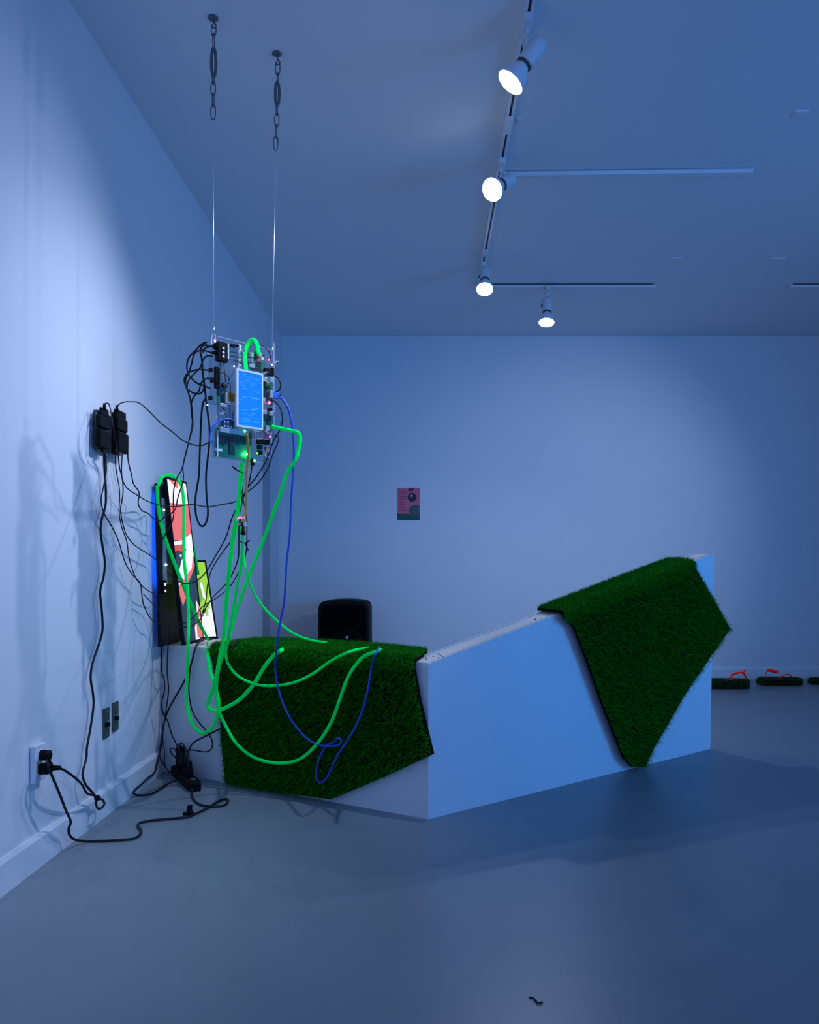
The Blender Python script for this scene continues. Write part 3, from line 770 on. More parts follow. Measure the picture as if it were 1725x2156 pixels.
# ------------------------------------------------------------------ cables
def depth(px, py, d):
    if d is None: return None
    if isinstance(d, (int, float)): return P(px, py, d)
    k, v = d[0], (float(d[1:]) / 100 if len(d) > 1 else 0.0)
    if k == 'w': return LW(px, py, v)
    if k == 'f': return FL(px, py, v if len(d) > 1 else 0.006)
    if k == 'b': return VP(px, py, CORNER, D1, N1, v)[0]
    if k == 't': return P(px, py, FPX * (EYE - Z1 - v) / (py - HY))
    raise ValueError(d)
def route(pts):
    out = [depth(*(q if len(q) == 3 else (*q, None))) for q in pts]
    known = [i for i, o in enumerate(out) if o is not None]
    arc = [0]
    for a, b in zip(pts, pts[1:]): arc.append(arc[-1] + math.hypot(a[0] - b[0], a[1] - b[1]))
    for i in range(len(out)):
        if out[i] is None:
            a = max(k for k in known if k < i); b = min(k for k in known if k > i)
            t = (arc[i] - arc[a]) / max(arc[b] - arc[a], 1e-6)
            out[i] = P(pts[i][0], pts[i][1], out[a].y * (1 - t) + out[b].y * t)
    for v in out:
        v.z = max(v.z, 0.006); v.x = max(v.x, -WX + 0.005)
    return out
def cable(name, label, pts, r=0.003, m=None, group=None, r2=None, cat='cable', ref=None, smooth=6):
    mb = MB().tube(route(pts), r, r2, seg=8, smooth=smooth, ref=ref)
    return tag(obj(name, mb, m or M_cable, smooth=True), label, cat, group)
FACE = (0.0, -1.0, 0.0)
GG = 'green cables'
cable('green_cable', 'green ribbon loop arching over the top of the circuit panel', [(518, 778, 2.95), (516, 748), (521, 727), (529, 717), (537, 718), (542, 728), (545, 747, 2.97)], 0.0095, M_green, GG, 0.0018, ref=PN)
cable('green_cable', 'green cable leaving the panel at right, hanging in the deepest arc over the turf',
      [(572, 898, 3.03), (590, 902), (612, 907), (627, 911), (632, 922), (629, 945), (622, 970, 3.0), (606, 993), (592, 1035), (574, 1085), (552, 1145), (532, 1193, 3.1), (512, 1245), (494, 1300), (482, 1345, 3.25), (466, 1390), (456, 1440, 'b14'), (459, 1490, 'b12'), (474, 1526, 'b9'), (500, 1568, 'b8'), (540, 1597, 'b7'), (590, 1607, 'b6'), (632, 1598, 'b6'), (670, 1564, 'b6'), (698, 1520, 'b6'), (716, 1472, 'b6'), (735, 1422, 'b6'), (762, 1386, 'b6'), (790, 1373, 't4'), (812, 1366, 't0')], 0.0068, M_green, GG, 0.0034, ref=FACE)
cable('green_cable', 'leftmost green strand of the hanging bundle, looping left of the turf edge and back up',
      [(509, 975, 2.99), (505, 1030), (499, 1085), (490, 1140), (483, 1200, 3.1), (477, 1270), (472, 1335, 3.25), (463, 1385), (452, 1440, 'b12'), (441, 1470, 'b10'), (438, 1485, 'b9'), (443, 1494, 'b9'), (458, 1496, 'b8'), (476, 1490, 'b7'), (506, 1472, 'b6'), (535, 1440, 'b6'), (556, 1406, 'b6'), (575, 1382, 'b6'), (590, 1371, 't3'), (600, 1364, 't0')], 0.0085, M_green, GG, 0.0026, ref=FACE)
cable('green_cable', 'green cable curving from the hanging bundle to the turf top near the loudspeaker',
      [(513, 968, 2.98), (506, 1040), (503, 1090), (510, 1130), (513, 1175), (524, 1222, 3.1), (545, 1266), (582, 1307), (622, 1336, 3.3), (655, 1348), (680, 1352, 't4'), (694, 1354, 't0')], 0.0052, M_green, GG, 0.004)
cable('green_cable', 'green cable below the small dangling board, arcing shallowly across the upper turf',
      [(511, 1122, 3.0), (510, 1155), (508, 1190), (499, 1235), (491, 1285), (482, 1335, 3.2), (476, 1378, 'b16'), (482, 1401, 'b12'), (503, 1425, 'b8'), (540, 1441, 'b6'), (576, 1444, 'b6'), (620, 1437, 'b6'), (660, 1418, 'b6'), (695, 1393, 'b6'), (735, 1373, 't4'), (770, 1365, 't3'), (784, 1363, 't0')], 0.0058, M_green, GG, 0.0035, ref=FACE)
cable('green_cable', 'flat green cable over the tall screen, hanging down the bench end in a loop',
      [(333, 1024, 3.62), (339, 1008, 3.64), (352, 1000, 3.66), (370, 1006, 3.66), (382, 1022, 3.64), (387, 1060, 3.62), (387, 1130, 3.6), (388, 1180, 3.58), (394, 1235, 3.56), (397, 1300, 3.54), (396, 1360, 3.52), (394, 1420, 'b7'), (392, 1462, 'b6'), (396, 1500, 'b6'), (408, 1530, 'b6'), (425, 1543, 'b6'), (442, 1537, 'b7'), (455, 1515, 'b8'), (461, 1480, 'b9'), (453, 1445, 'b9'), (443, 1415, 'b7'), (437, 1375, 'b4'), (437, 1352, 't1')], 0.0072, M_green, GG, 0.0022, ref=FACE)
cable('green_cable', 'flat green ribbon slanting down in front of the tall screen to the turf corner',
      [(331, 1022, 3.62), (333, 1065, 3.60), (345, 1125, 3.59), (365, 1180, 3.58), (385, 1230, 3.58), (405, 1280, 3.60), (424, 1320, 3.64), (440, 1349, 't1')], 0.0082, M_greend, GG, 0.002, ref=FACE)
cable('green_cable', 'darker green ribbon ending on the face of the small screen',
      [(386, 1038, 3.965), (394, 1090, 3.965), (405, 1140, 3.96), (417, 1210, 3.955)], 0.0085, M_greend, GG, 0.002, ref=FACE)
cable('blue_cable', 'long blue network cable hanging from the panel and looping over the turf',
      [(586, 833, 3.06), (596, 842), (607, 860), (616, 900), (619, 950), (617, 1000, 3.06), (613, 1060), (610, 1130), (604, 1180), (601, 1230, 3.08), (598, 1270), (590, 1310), (584, 1350, 3.12), (580, 1400, 'b12'), (582, 1430, 'b9'), (592, 1470, 'b8'), (610, 1510, 'b7'), (640, 1549, 'b6'), (665, 1566, 'b6'), (692, 1571, 'b6'), (714, 1568, 'b6'), (719, 1560, 'b6'), (712, 1554, 'b6'), (704, 1562, 'b5'), (688, 1570, 'b5'), (679, 1582, 'b5'), (668, 1612, 'b5'), (666, 1638, 'b5'), (674, 1648, 'b5'), (688, 1638, 'b5'), (710, 1592, 'b6'), (740, 1546, 'b6'), (762, 1500, 'b6'), (775, 1450, 'b6'), (783, 1402, 'b6'), (791, 1377, 't4'), (799, 1362, 't3')], 0.0042, M_blue, 'blue cables')
o = obj('network_plug', pbox(574, 826, 586, 839, 0.004, 0.02), M_bluep, bevel=0.001); tag(o, 'blue network plug at the upper end of the long blue cable', 'plug')
obj('strain_relief', pbox(585, 830, 590, 838, 0.006, 0.017), M_blk, o, bevel=0.002)
cable('yellow_cable', 'thin yellow ribbon wire running from the panel down to the small dangling board', [(520, 912, 2.95), (522, 935), (523, 960), (520, 990), (519, 1035), (517, 1075), (516, 1092, 2.99)], 0.0045, M_yel, None, 0.0012, ref=FACE)
# small dangling board
sb = empty('dangling_board', P(510, 1108, 2.99), 'small circuit module with red light dangling below the panel among green cables', 'circuit module')
def sbx(x0, y0, x1, y1, Y, t):
    a, b = P(x0, y1, Y), P(x1, y0, Y); return MB().box(a.x, Y - t, a.z, b.x, Y, b.z)
obj('board', sbx(503, 1088, 519, 1108, 2.992, 0.003), M_pcb, sb)
obj('connector', sbx(499, 1088, 504, 1097, 2.989, 0.012), M_white, sb)
obj('connector', sbx(507, 1088, 516, 1092, 2.989, 0.012), M_white, sb)
obj('yellow_plug', sbx(510, 1092, 518, 1099, 2.989, 0.014), M_yel, sb)
obj('bracket', sbx(514, 1099, 519, 1108, 2.989, 0.008), M_white, sb)
obj('indicator_light', MB().ball(P(505, 1090, 2.972), 0.003), M_lred, sb, smooth=True)
obj('pink_button', MB().ball(P(505, 1104, 2.983), 0.006), mat('pink_plastic', (0.8, 0.25, 0.3), 0.5), sb, smooth=True)
o = obj('black_plug', MB().lathe([(0.0055, 0), (0.0055, 0.018), (0.0095, 0.022), (0.0095, 0.034), (0.007, 0.036)], P(512, 1106, 2.985), (0, 0, -1), 14), M_blk, smooth=True)
tag(o, 'black plug joining the small dangling board to its green cable', 'plug')
# black cable ties
def tie(label, pts, Y, tails):
    mb = MB().tube([P(x, y, Y) for x, y in pts], 0.0022, seg=6)
    for a in tails: mb.tube([P(x, y, Y) for x, y in a], 0.0028, 0.0018, seg=6)
    tag(obj('cable_tie', mb, M_blk, smooth=True), label, 'cable tie', 'black cable ties')
tie('black tie with two tails round the green bundle just under the panel', [(488, 980), (494, 987), (504, 992), (513, 997)], 2.96, [[(493, 984), (497, 988), (499, 991)]])
tie('black tie round the green cables below the small dangling board', [(505, 1139), (511, 1143), (518, 1143), (526, 1137)], 2.98, [[(517, 1143), (520, 1152), (523, 1159)]])

GB = 'black cables by the panel'; GW = 'black cables from the wall adapters'; GE = 'black cables at the bench end'
cable('black_cable', 'black cable arching from the top of the right wall adapter to the panel', [(246, 860, 'w6'), (250, 852, 'w7'), (260, 847, 'w8'), (275, 846, 3.15), (292, 848, 3.12), (312, 864, 3.08), (338, 890), (365, 911, 3.0), (385, 927), (405, 936), (425, 938), (441, 931, 2.88)], 0.0024, None, GW)
cable('black_cable', 'short black lead over the top of the left wall adapter', [(220, 853, 'w5'), (223, 849, 'w6'), (229, 850, 'w7'), (234, 870, 'w9'), (238, 895, 'w10'), (242, 920, 'w10'), (248, 950, 'w8')], 0.0022, None, GW)
cable('power_cable', 'thick black cord wandering down the left wall from the adapters to the outlet',
      [(219, 950, 'w4'), (220, 985, 'w2'), (223, 1040, 'w2'), (222, 1066, 'w2'), (214, 1095, 'w2'), (212, 1120, 'w2'), (216, 1150, 'w2'), (221, 1185, 'w2'), (218, 1215, 'w2'), (211, 1245, 'w2'), (214, 1280, 'w2'), (216, 1325, 'w2'), (211, 1348, 'w2'), (200, 1380, 'w2'), (193, 1405, 'w2'), (191, 1430, 'w2'), (196, 1462, 'w2'), (197, 1485, 'w2'), (191, 1530, 'w2'), (183, 1575, 'w2'), (182, 1595, 'w2'), (174, 1630, 'w2.5'), (180, 1651, 'w3'), (194, 1668, 'w4'), (204, 1682, 'w4'), (202, 1692, 'w4'), (206, 1702, 'w5'), (214, 1701, 'w5'), (220, 1692, 'w5'), (216, 1684, 'w4'), (205, 1681, 'w4.5'), (198, 1675, 'w4.5'), (183, 1670, 'w5'), (172, 1651, 'w6'), (152, 1633, 'w7'), (130, 1619, 'w7'), (114, 1616, 'w6')], 0.0042, None, GW, cat='cord')
cable('black_cable', 'black cable twisted round the wall cord, then slanting towards the bench screens', [(222, 952, 'w4'), (224, 990, 'w3'), (217, 1030, 'w3'), (213, 1052, 'w3'), (218, 1078, 'w3'), (235, 1108, 'w3'), (250, 1140, 'w3'), (262, 1180, 'w4'), (276, 1206, 'w4'), (290, 1221, 'w4'), (296, 1230, 'w4'), (299, 1255, 'w5'), (303, 1275, 'w5'), (316, 1300, 'w5'), (330, 1311, 'w5'), (355, 1316, 3.58), (393, 1320, 3.56), (415, 1311, 3.6), (426, 1298, 3.66), (433, 1284, 3.72)], 0.0024, None, GW)
cable('black_cable', 'black cable hanging straight under the right adapter, crossing to the middle of the screens', [(243, 952, 'w4'), (244, 985, 'w4'), (252, 1035, 'w4'), (251, 1080, 'w4'), (257, 1112, 'w4'), (267, 1140, 'w4'), (272, 1175, 'w4'), (285, 1215, 'w4'), (300, 1234, 'w5'), (316, 1246, 'w5'), (332, 1251, 'w5'), (346, 1254, 3.58)], 0.0022, None, GW)
cable('black_cable', 'black cable from the right adapter ending behind the tall screen at mid height', [(248, 952, 'w5'), (252, 985, 'w5'), (258, 1012, 'w5'), (259, 1040, 'w5'), (254, 1075, 'w4'), (262, 1115, 'w4'), (270, 1132, 'w4'), (285, 1149, 'w4'), (308, 1164, 'w4'), (326, 1176, 'w4'), (340, 1187, 3.58)], 0.0024, None, GW)
cable('black_cable', 'black cable sagging from the adapters across the screens to the right of the panel', [(258, 952, 'w6'), (256, 985, 'w6'), (258, 1010, 'w6'), (268, 1028, 'w6'), (290, 1043, 'w7'), (315, 1057, 3.45), (345, 1066, 3.46), (375, 1066, 3.4), (402, 1062, 3.3), (437, 1067, 3.2), (468, 1062, 3.1), (498, 1055, 3.04), (520, 1037, 3.03), (546, 1014), (564, 986), (575, 955), (584, 935), (587, 920), (580, 916, 3.06)], 0.0024, None, GW)
cable('black_cable', 'black cable from the right adapter dipping to the tall screen and up to the panel', [(269, 945, 'w6'), (270, 970, 'w6'), (277, 1000, 'w6'), (281, 1018, 'w6'), (293, 1038, 'w6'), (291, 1060, 'w6'), (298, 1074, 'w6'), (312, 1081, 'w6'), (325, 1093, 'w6'), (337, 1097, 3.55), (348, 1087, 3.55), (362, 1080, 3.5), (370, 1070, 3.5), (374, 1050, 3.45), (386, 1010, 3.4), (385, 985, 3.35), (391, 955, 3.25), (399, 925, 3.15), (406, 897, 3.05), (405, 875, 3.0), (400, 840, 2.95), (394, 815, 2.9), (398, 800), (409, 787), (422, 773), (426, 762), (430, 754), (437, 749), (448, 750, 2.86)], 0.0026, None, GW)
cable('black_cable', 'black cable looping down the left of the panel to the back of the screens', [(448, 744, 2.87), (438, 740), (426, 738), (413, 741), (407, 751), (403, 768), (397, 785), (391, 800), (393, 815), (400, 836), (404, 858, 2.95), (405, 890, 3.05), (398, 928, 3.2), (389, 965, 3.3), (382, 990, 3.4), (371, 1010, 3.48), (366, 1032, 3.5), (365, 1063, 3.5), (366, 1083, 3.52), (360, 1106, 3.55), (352, 1117, 3.57), (343, 1134, 3.58), (330, 1150, 3.6)], 0.0028, None, GB)
cable('black_cable', 'long black cable loop hanging lowest on the left of the panel', [(434, 838, 2.87), (428, 847), (425, 865), (423, 900, 2.92), (421, 945), (419, 1000), (414, 1032), (411, 1055), (413, 1085), (420, 1104), (427, 1108), (434, 1100), (438, 1080), (435, 1045), (434, 1000), (438, 960), (441, 930), (441, 900, 2.9), (436, 860), (431, 815), (427, 785), (425, 755), (422, 737), (428, 727), (440, 728, 2.86)], 0.0036, None, GB)
cable('black_cable', 'black cable making the widest round loop left of the panel', [(436, 720, 2.84), (424, 725), (412, 738), (399, 751), (394, 766), (395, 782), (403, 796), (414, 806), (429, 812), (443, 818, 2.86)], 0.0032, None, GB)
cable('black_cable', 'black lead reaching sideways into the left edge of the panel', [(446, 780, 2.85), (434, 779), (420, 778), (402, 782), (391, 791), (388, 802), (391, 812), (395, 822, 2.88)], 0.003, None, GB)
cable('black_cable', 'black lead curling in a small loop under the left connectors', [(446, 798, 2.85), (436, 797), (428, 801), (422, 811), (419, 823), (409, 834), (403, 848, 2.9), (403, 866), (405, 884, 2.97)], 0.003, None, GB)
cable('black_cable', 'short thick black lead curling below the tangle left of the panel', [(398, 821, 2.88), (404, 826), (413, 829), (423, 828), (429, 820), (430, 810, 2.87)], 0.0034, None, GB)
cable('black_cable', 'black lead entering the upper left hub of the panel', [(456, 728, 2.86), (446, 729), (436, 731), (429, 736), (427, 742, 2.86)], 0.003, None, GB)
cable('black_cable', 'small black loop on the right side of the panel above the blue plug', [(578, 791, 3.08), (586, 796), (591, 808), (590, 818), (584, 824), (577, 826, 3.08)], 0.0028, None, GB)
cable('black_cable', 'black cable curving down the right side of the panel and on to the tall screen', [(573, 843, 3.05), (584, 849), (591, 862), (595, 880), (592, 898), (586, 912), (577, 926), (570, 945), (559, 973), (540, 1004, 3.04), (522, 1027), (505, 1058), (494, 1078, 3.06), (487, 1095), (476, 1131), (452, 1174, 3.2), (434, 1204, 3.3), (413, 1223, 3.45), (392, 1229, 3.52), (374, 1223, 3.58), (352, 1206, 3.6)], 0.0026, None, GB)
cable('black_cable', 'black cable dropping behind the green bundle to the small screen edge', [(531, 978, 3.0), (527, 1005), (521, 1028), (511, 1052), (504, 1085, 3.06), (497, 1112), (487, 1138), (473, 1157, 3.2), (447, 1197, 3.4), (437, 1232, 3.55), (434, 1262, 3.62), (426, 1292, 3.72)], 0.0024, None, GB)
cable('black_cable', 'black cable hanging straight below the dangling board, then slanting to the small screen', [(503, 1108, 3.02), (503, 1140), (501, 1178), (483, 1220, 3.2), (449, 1257, 3.5), (432, 1282, 3.68), (424, 1296, 3.74)], 0.0026, None, GB)
cable('black_cable', 'thin black cable from the panel underside crossing below the screens to the wall', [(510, 1000, 3.02), (511, 1045), (519, 1085, 3.0), (520, 1130), (519, 1158), (512, 1184), (488, 1230, 3.2), (459, 1257, 3.4), (425, 1279, 3.54), (406, 1301, 3.56), (385, 1312, 3.57), (355, 1299, 3.57), (326, 1275, 'w5'), (302, 1251, 'w5')], 0.0022, None, GB)
# bench end cables
cable('power_cable', 'thick black cord over the bench end, down past the wall corner to the floor strip', [(446, 1346, 't1.2'), (432, 1345, 't1.2'), (420, 1351, 't1.4'), (411, 1366, 'b2'), (405, 1390, 'b2'), (397, 1414, 'b2'), (384, 1442, 'b2'), (366, 1473, 'b2'), (351, 1503, 'b3'), (344, 1530, 'b4'), (341, 1560, 'b6'), (334, 1595, 'b9'), (326, 1625, 'b12'), (312, 1638, 'w3'), (297, 1652, 'w2.2'), (281, 1668, 'w2.2'), (288, 1674, 'f'), (316, 1672, 'f'), (336, 1662, 'f'), (354, 1650, 'f'), (372, 1643, 'f2')], 0.0042, None, GE, cat='cord')
cable('black_cable', 'black cable from the wall facing screen hanging down the bench end', [(357, 1290, 3.6), (357, 1325, 3.58), (354, 1357, 'b3'), (352, 1412, 'b2'), (355, 1452, 'b2'), (349, 1500, 'b2'), (344, 1533, 'b3'), (338, 1568, 'b4'), (336, 1590, 'b5'), (344, 1608, 'b6'), (354, 1622, 'b8'), (372, 1630, 'f3')], 0.003, None, GE)
cable('black_cable', 'black cable hugging the left corner of the bench end', [(341, 1357, 'b2'), (340, 1385, 'b1.5'), (340, 1412, 'b1.5'), (346, 1433, 'b1.5'), (346, 1456, 'b1.5'), (340, 1484, 'b1.5'), (345, 1505, 'b2'), (353, 1518, 'b3'), (361, 1545, 'b4'), (371, 1566, 'b6'), (380, 1585, 'b8'), (385, 1604, 'b10')], 0.003, None, GE)
cable('black_cable', 'black cable behind the flat green loop, bulging right at the bench end', [(404, 1390, 'b2'), (399, 1425, 'b2'), (398, 1459, 'b2'), (405, 1497, 'b2'), (420, 1522, 'b3'), (435, 1540, 'b4'), (447, 1560, 'b4'), (445, 1577, 'b5'), (433, 1583, 'b6'), (402, 1579, 'b8'), (391, 1584, 'b9'), (388, 1604, 'b10')], 0.003, None, GE)
cable('power_cable', 'black cord emerging from the left turf edge and bending down to the floor strip', [(508, 1347, 't3'), (488, 1359, 't3'), (478, 1377, 'b4'), (469, 1410, 'b3.4'), (468, 1433, 'b3.6'), (480, 1452, 'b4'), (487, 1475, 'b4'), (487, 1505, 'b4'), (474, 1528, 'b4.4'), (456, 1538, 'b5'), (433, 1550, 'b6'), (407, 1564, 'b8'), (398, 1580, 'b9'), (397, 1605, 'b11'), (398, 1622, 'b12')], 0.0038, None, GE, cat='cord')
cable('black_cable', 'left folded loop of black cord standing up from the floor strip', [(382, 1612, 'b10'), (372, 1597, 'b9'), (361, 1586, 'b8'), (359, 1577, 'b8'), (366, 1576, 'b8'), (373, 1588, 'b9'), (379, 1600, 'b10'), (384, 1612, 'b11')], 0.0028, None, GE)
cable('black_cable', 'right folded loop of black cord standing up from the floor strip', [(386, 1610, 'b10'), (379, 1592, 'b9'), (374, 1575, 'b9'), (378, 1565, 'b9'), (386, 1567, 'b9'), (390, 1582, 'b9'), (392, 1610, 'b11')], 0.0028, None, GE)
cable('black_cable', 'thin black wire looping by the wall corner beside the bench base', [(343, 1555, 'b4'), (346, 1580, 'b4'), (348, 1612, 'b5'), (356, 1625, 'b7'), (370, 1630, 'b11')], 0.002, None, GE)
cable('extension_cord', 'black extension cord from the outlet snaking across the open floor',
      [(98, 1600, 'w5'), (101, 1612, 'w6'), (108, 1630, 'w6.5'), (124, 1668, 'w6.5'), (139, 1707, 'w6'), (149, 1731, 'w5'), (145, 1744, 'w4.2'), (146, 1757, 'w4'), (156, 1767, 'w4.5'), (180, 1771, 'f'), (230, 1770, 'f'), (278, 1766, 'f'), (294, 1758, 'f'), (297, 1748, 'f'), (290, 1738, 'f'), (296, 1732, 'f'), (322, 1727, 'f'), (394, 1720, 'f'), (412, 1713, 'f'), (440, 1700, 'f'), (464, 1685, 'f'), (477, 1682, 'f'), (480, 1688, 'f'), (470, 1696, 'f'), (450, 1698, 'f'), (425, 1695, 'f'), (409, 1685, 'f'), (404, 1674, 'f'), (405, 1662, 'f2')], 0.0044, None, None, cat='cord')
c = FL(399, 1719)
mb = MB().ball(c + Vector((0, 0, 0.012)), 0.012, sc=(1.6, 1.0, 0.9)).tube([c + Vector((0.004, 0, 0.012)), c + Vector((0.0, 0, 0.03)), c + Vector((0.004, 0, 0.043))], 0.011, 0.006, seg=8)
mb.ball(c + Vector((-0.018, -0.002, 0.011)), 0.008)
tag(obj('cord_strap', mb, M_blk, smooth=True), 'black strap tied round the extension cord on the floor', 'strap')
c = LW(205, 1680, 0.045)
tag(obj('cord_clip', MB().ball(c, 0.009, sc=(1.3, 1.3, 1.2)), M_blk, smooth=True), 'black knot tie holding the ring in the wall cord above the baseboard', 'tie')

# ------------------------------------------------------------------ power strip on the floor
a, b = FL(374, 1632), FL(406, 1662)
d = (b - a).normalized(); nn = Vector((-d.y, d.x, 0)); c = (a + b) / 2; L = (b - a).length
ps = empty('power_strip', c, 'black power strip on the floor at the bench end, crowded with plugs', 'power strip')
obj('body', MB().obox(c + Vector((0, 0, 0.022)), d, nn, (0, 0, 1), L / 2 + 0.02, 0.026, 0.02), M_blk, ps, bevel=0.005)
obj('end_block', MB().obox(b + d * 0.025 + Vector((0, 0, 0.02)), d, nn, (0, 0, 1), 0.022, 0.024, 0.018), M_blk, ps, bevel=0.004)
obj('switch', MB().obox(b + Vector((0, 0, 0.043)), d, nn, (0, 0, 1), 0.012, 0.009, 0.003), M_dsteel, ps)
for t, hx, hz, off, lab in ((0.12, 0.020, 0.045, 0.006, 'tall black plug adapter at the back of the floor strip'), (0.36, 0.018, 0.034, -0.004, 'black plug adapter second from the back of the floor strip'), (0.58, 0.016, 0.026, 0.004, 'black plug third along the floor strip'), (0.76, 0.014, 0.018, -0.003, 'lowest black plug near the front of the floor strip')):
    q = a + (b - a) * t + nn * off
    o = obj('plug_adapter', MB().obox(q + Vector((0, 0, 0.043 + hz)), d, nn, (0, 0, 1), hx, 0.019, hz), M_blk, bevel=0.004)
    obj('cord_stub', MB().cyl(q + Vector((0, 0, 0.042 + 2 * hz)), q + Vector((0, 0, 0.055 + 2 * hz)), 0.005, 10), M_cable, o, smooth=True)
    tag(o, lab, 'plug', 'plugs in the floor strip')

# ------------------------------------------------------------------ left wall: adapters, outlet, plates
def wbox(px0, py0, px1, py1, o0, o1, mb=None):
    """box standing on the left wall, front face at offset o1 shown by the pixel rectangle"""
    mb = mb or MB(); xm, ym = (px0 + px1) / 2, (py0 + py1) / 2
    ya, yb = (WX - o1) * FPX / (CX - px0), (WX - o1) * FPX / (CX - px1); Y = (WX - o1) * FPX / (CX - xm)
    za, zb = EYE - (py1 - HY) * Y / FPX, EYE - (py0 - HY) * Y / FPX
    return mb.box(-WX + o0, ya, za, -WX + o1, yb, zb)
ws = empty('wall_power_strip', LW(222, 950), 'dark vertical outlet bar on the left wall behind the black adapters', 'power strip')
obj('bar', wbox(246, 872, 266, 950, 0.001, 0.020), M_blk, ws, bevel=0.003)
obj('bar', wbox(206, 868, 231, 951, 0.001, 0.018), M_plate, ws, bevel=0.003)
def adapter(lab, x0, y0, x1, y1, o0, o1, neck):
    o = obj('power_adapter', wbox(x0, y0, x1, y1, o0, o1), M_blk, bevel=0.006)
    if neck: obj('neck', wbox(*neck, o0 + 0.004, o1 - 0.006), M_blk, o, bevel=0.004)
    tag(o, lab, 'power adapter', 'black adapters on the left wall'); return o
adapter('upper left black adapter on the wall bar, narrow top', 212, 876, 233, 903, 0.022, 0.042, (214, 860, 230, 877))
adapter('lower left black adapter on the wall bar', 213, 906, 234, 945, 0.022, 0.045, (218, 944, 226, 953))
adapter('upper right black adapter on the wall bar, wide top', 249, 881, 270, 908, 0.022, 0.046, (246, 865, 266, 883))
adapter('lower right black adapter on the wall bar', 251, 911, 272, 953, 0.022, 0.050, (243, 946, 252, 957))
for x, y, lab in ((220, 856, 'small black cable boot on top of the left adapters'), (246, 860, 'small black cable boot on top of the right adapters')):
    p = LW(x, y, 0.05); tag(obj('cable_boot', MB().lathe([(0.007, -0.012), (0.006, 0.0), (0.004, 0.012)], p, (0, 0, 1), 12), M_blk, smooth=True), lab, 'cable boot')
# outlet
ot = empty('wall_outlet', LW(84, 1650), 'white wall outlet low on the left wall with two black plugs', 'outlet')
obj('plate', wbox(74, 1567, 97, 1645, 0.001, 0.018), M_out, ot, bevel=0.003)
obj('socket', wbox(79, 1578, 92, 1600, 0.018, 0.020), M_white, ot, bevel=0.001)
obj('socket', wbox(79, 1610, 92, 1632, 0.018, 0.020), M_white, ot, bevel=0.001)
p = LW(86, 1590, 0.02)
o = obj('wall_plug', MB().lathe([(0.016, 0), (0.017, 0.012), (0.015, 0.030), (0.006, 0.033)], p, (1, 0, 0), 16), M_blk, smooth=True)
obj('strain_relief', MB().cyl(p + Vector((0.022, 0, -0.010)), p + Vector((0.030, 0, -0.028)), 0.006, 10), M_blk, o, smooth=True)
tag(o, 'upper round black plug in the white outlet', 'plug', 'plugs in the wall outlet')
p = LW(84, 1618, 0.02)
o = obj('wall_plug', MB().obox(p + Vector((0.018, 0, 0)), (1, 0, 0), (0, 1, 0), (0, 0, 1), 0.018, 0.017, 0.016), M_blk, bevel=0.005)
obj('strain_relief', MB().lathe([(0.009, 0), (0.007, 0.03)], p + Vector((0.034, 0, 0.002)), (1, 0, 0), 12), M_blk, o, smooth=True)
tag(o, 'lower square black plug in the white outlet', 'plug', 'plugs in the wall outlet')
for x0, y0, x1, y1, lab in ((219, 1491, 231, 1553, 'dark steel wall plate with a jack, nearer of the pair above the baseboard'), (238, 1478, 250, 1539, 'dark steel wall plate with a jack, farther of the pair nearer the bench')):
    o = obj('wall_plate', wbox(x0, y0, x1, y1, 0.001, 0.006), M_plate, bevel=0.001)
    xm, ym = (x0 + x1) / 2, (y0 + y1) / 2
    obj('jack', MB().lathe([(0.010, 0), (0.008, 0.010), (0.006, 0.012)], LW(xm, ym + 3, 0.006), (1, 0, 0), 12), M_blk, o, smooth=True)
    obj('jack_rim', MB().box(*(LW(xm, ym - 4, 0.006) - Vector((0, 0.006, 0.004))), *(LW(xm, ym - 4, 0.006) + Vector((0.006, 0.006, 0.003)))), M_steel, o)
    for yy in (y0 + 6, y1 - 6):
        obj('screw', MB().cyl(LW(xm, yy, 0.006), LW(xm, yy, 0.006) + Vector((0.0015, 0, 0)), 0.0035, 10), M_steel, o)
    tag(o, lab, 'wall plate', 'steel wall plates')

# ------------------------------------------------------------------ loudspeaker behind the bench
YS = 6.30
sp0, sp1 = P(670, 1263, YS), P(777, 1263, YS)
xl, xr, zt = sp0.x, sp1.x, sp0.z
xm = (xl + xr) / 2; wS = xr - xl
spk = empty('loudspeaker', (xm, YS + 0.18, 0), 'black loudspeaker with rounded top standing behind the turf bench', 'loudspeaker')
prof = [(xl - 0.004, 0.0), (xl, zt - 0.065), (xl + 0.008, zt - 0.035), (xl + 0.03, zt - 0.014), (xl + wS * .3, zt - 0.003), (xm, zt), (xr - wS * .3, zt - 0.003), (xr - 0.03, zt - 0.014), (xr - 0.008, zt - 0.035), (xr, zt - 0.065), (xr + 0.004, 0.0)]
obj('cabinet', MB().prism([(x, YS, z) for x, z in prof], (0, 0.34, 0)), mat('speaker_shell', (0.010, 0.012, 0.013), 0.65, spec=0.1), spk, bevel=0.012)
g = [(xm + (x - xm) * 0.88, 0.05 + (z - 0.05) * 0.95 if z > 0 else 0.05) for x, z in prof]
obj('grille', MB().prism([(x, YS - 0.006, z) for x, z in g], (0, 0.004, 0)), mat('speaker_grille', (0.003, 0.003, 0.004), 0.8, spec=0.05, bump=0.6, bscale=900), spk)
cw = P(731, 1362, YS - 0.006)
obj('woofer', MB().lathe([(0.138, 0), (0.138, 0.004), (0.125, 0.006), (0.12, 0.002)], cw, (0, -1, 0), 40), M_blk, spk, smooth=True)
obj('badge', MB().cyl(P(731, 1342, YS - 0.010), P(731, 1342, YS - 0.014), 0.012, 16), mat('badge_grey', (0.30, 0.42, 0.5), 0.3, 0.5), spk)
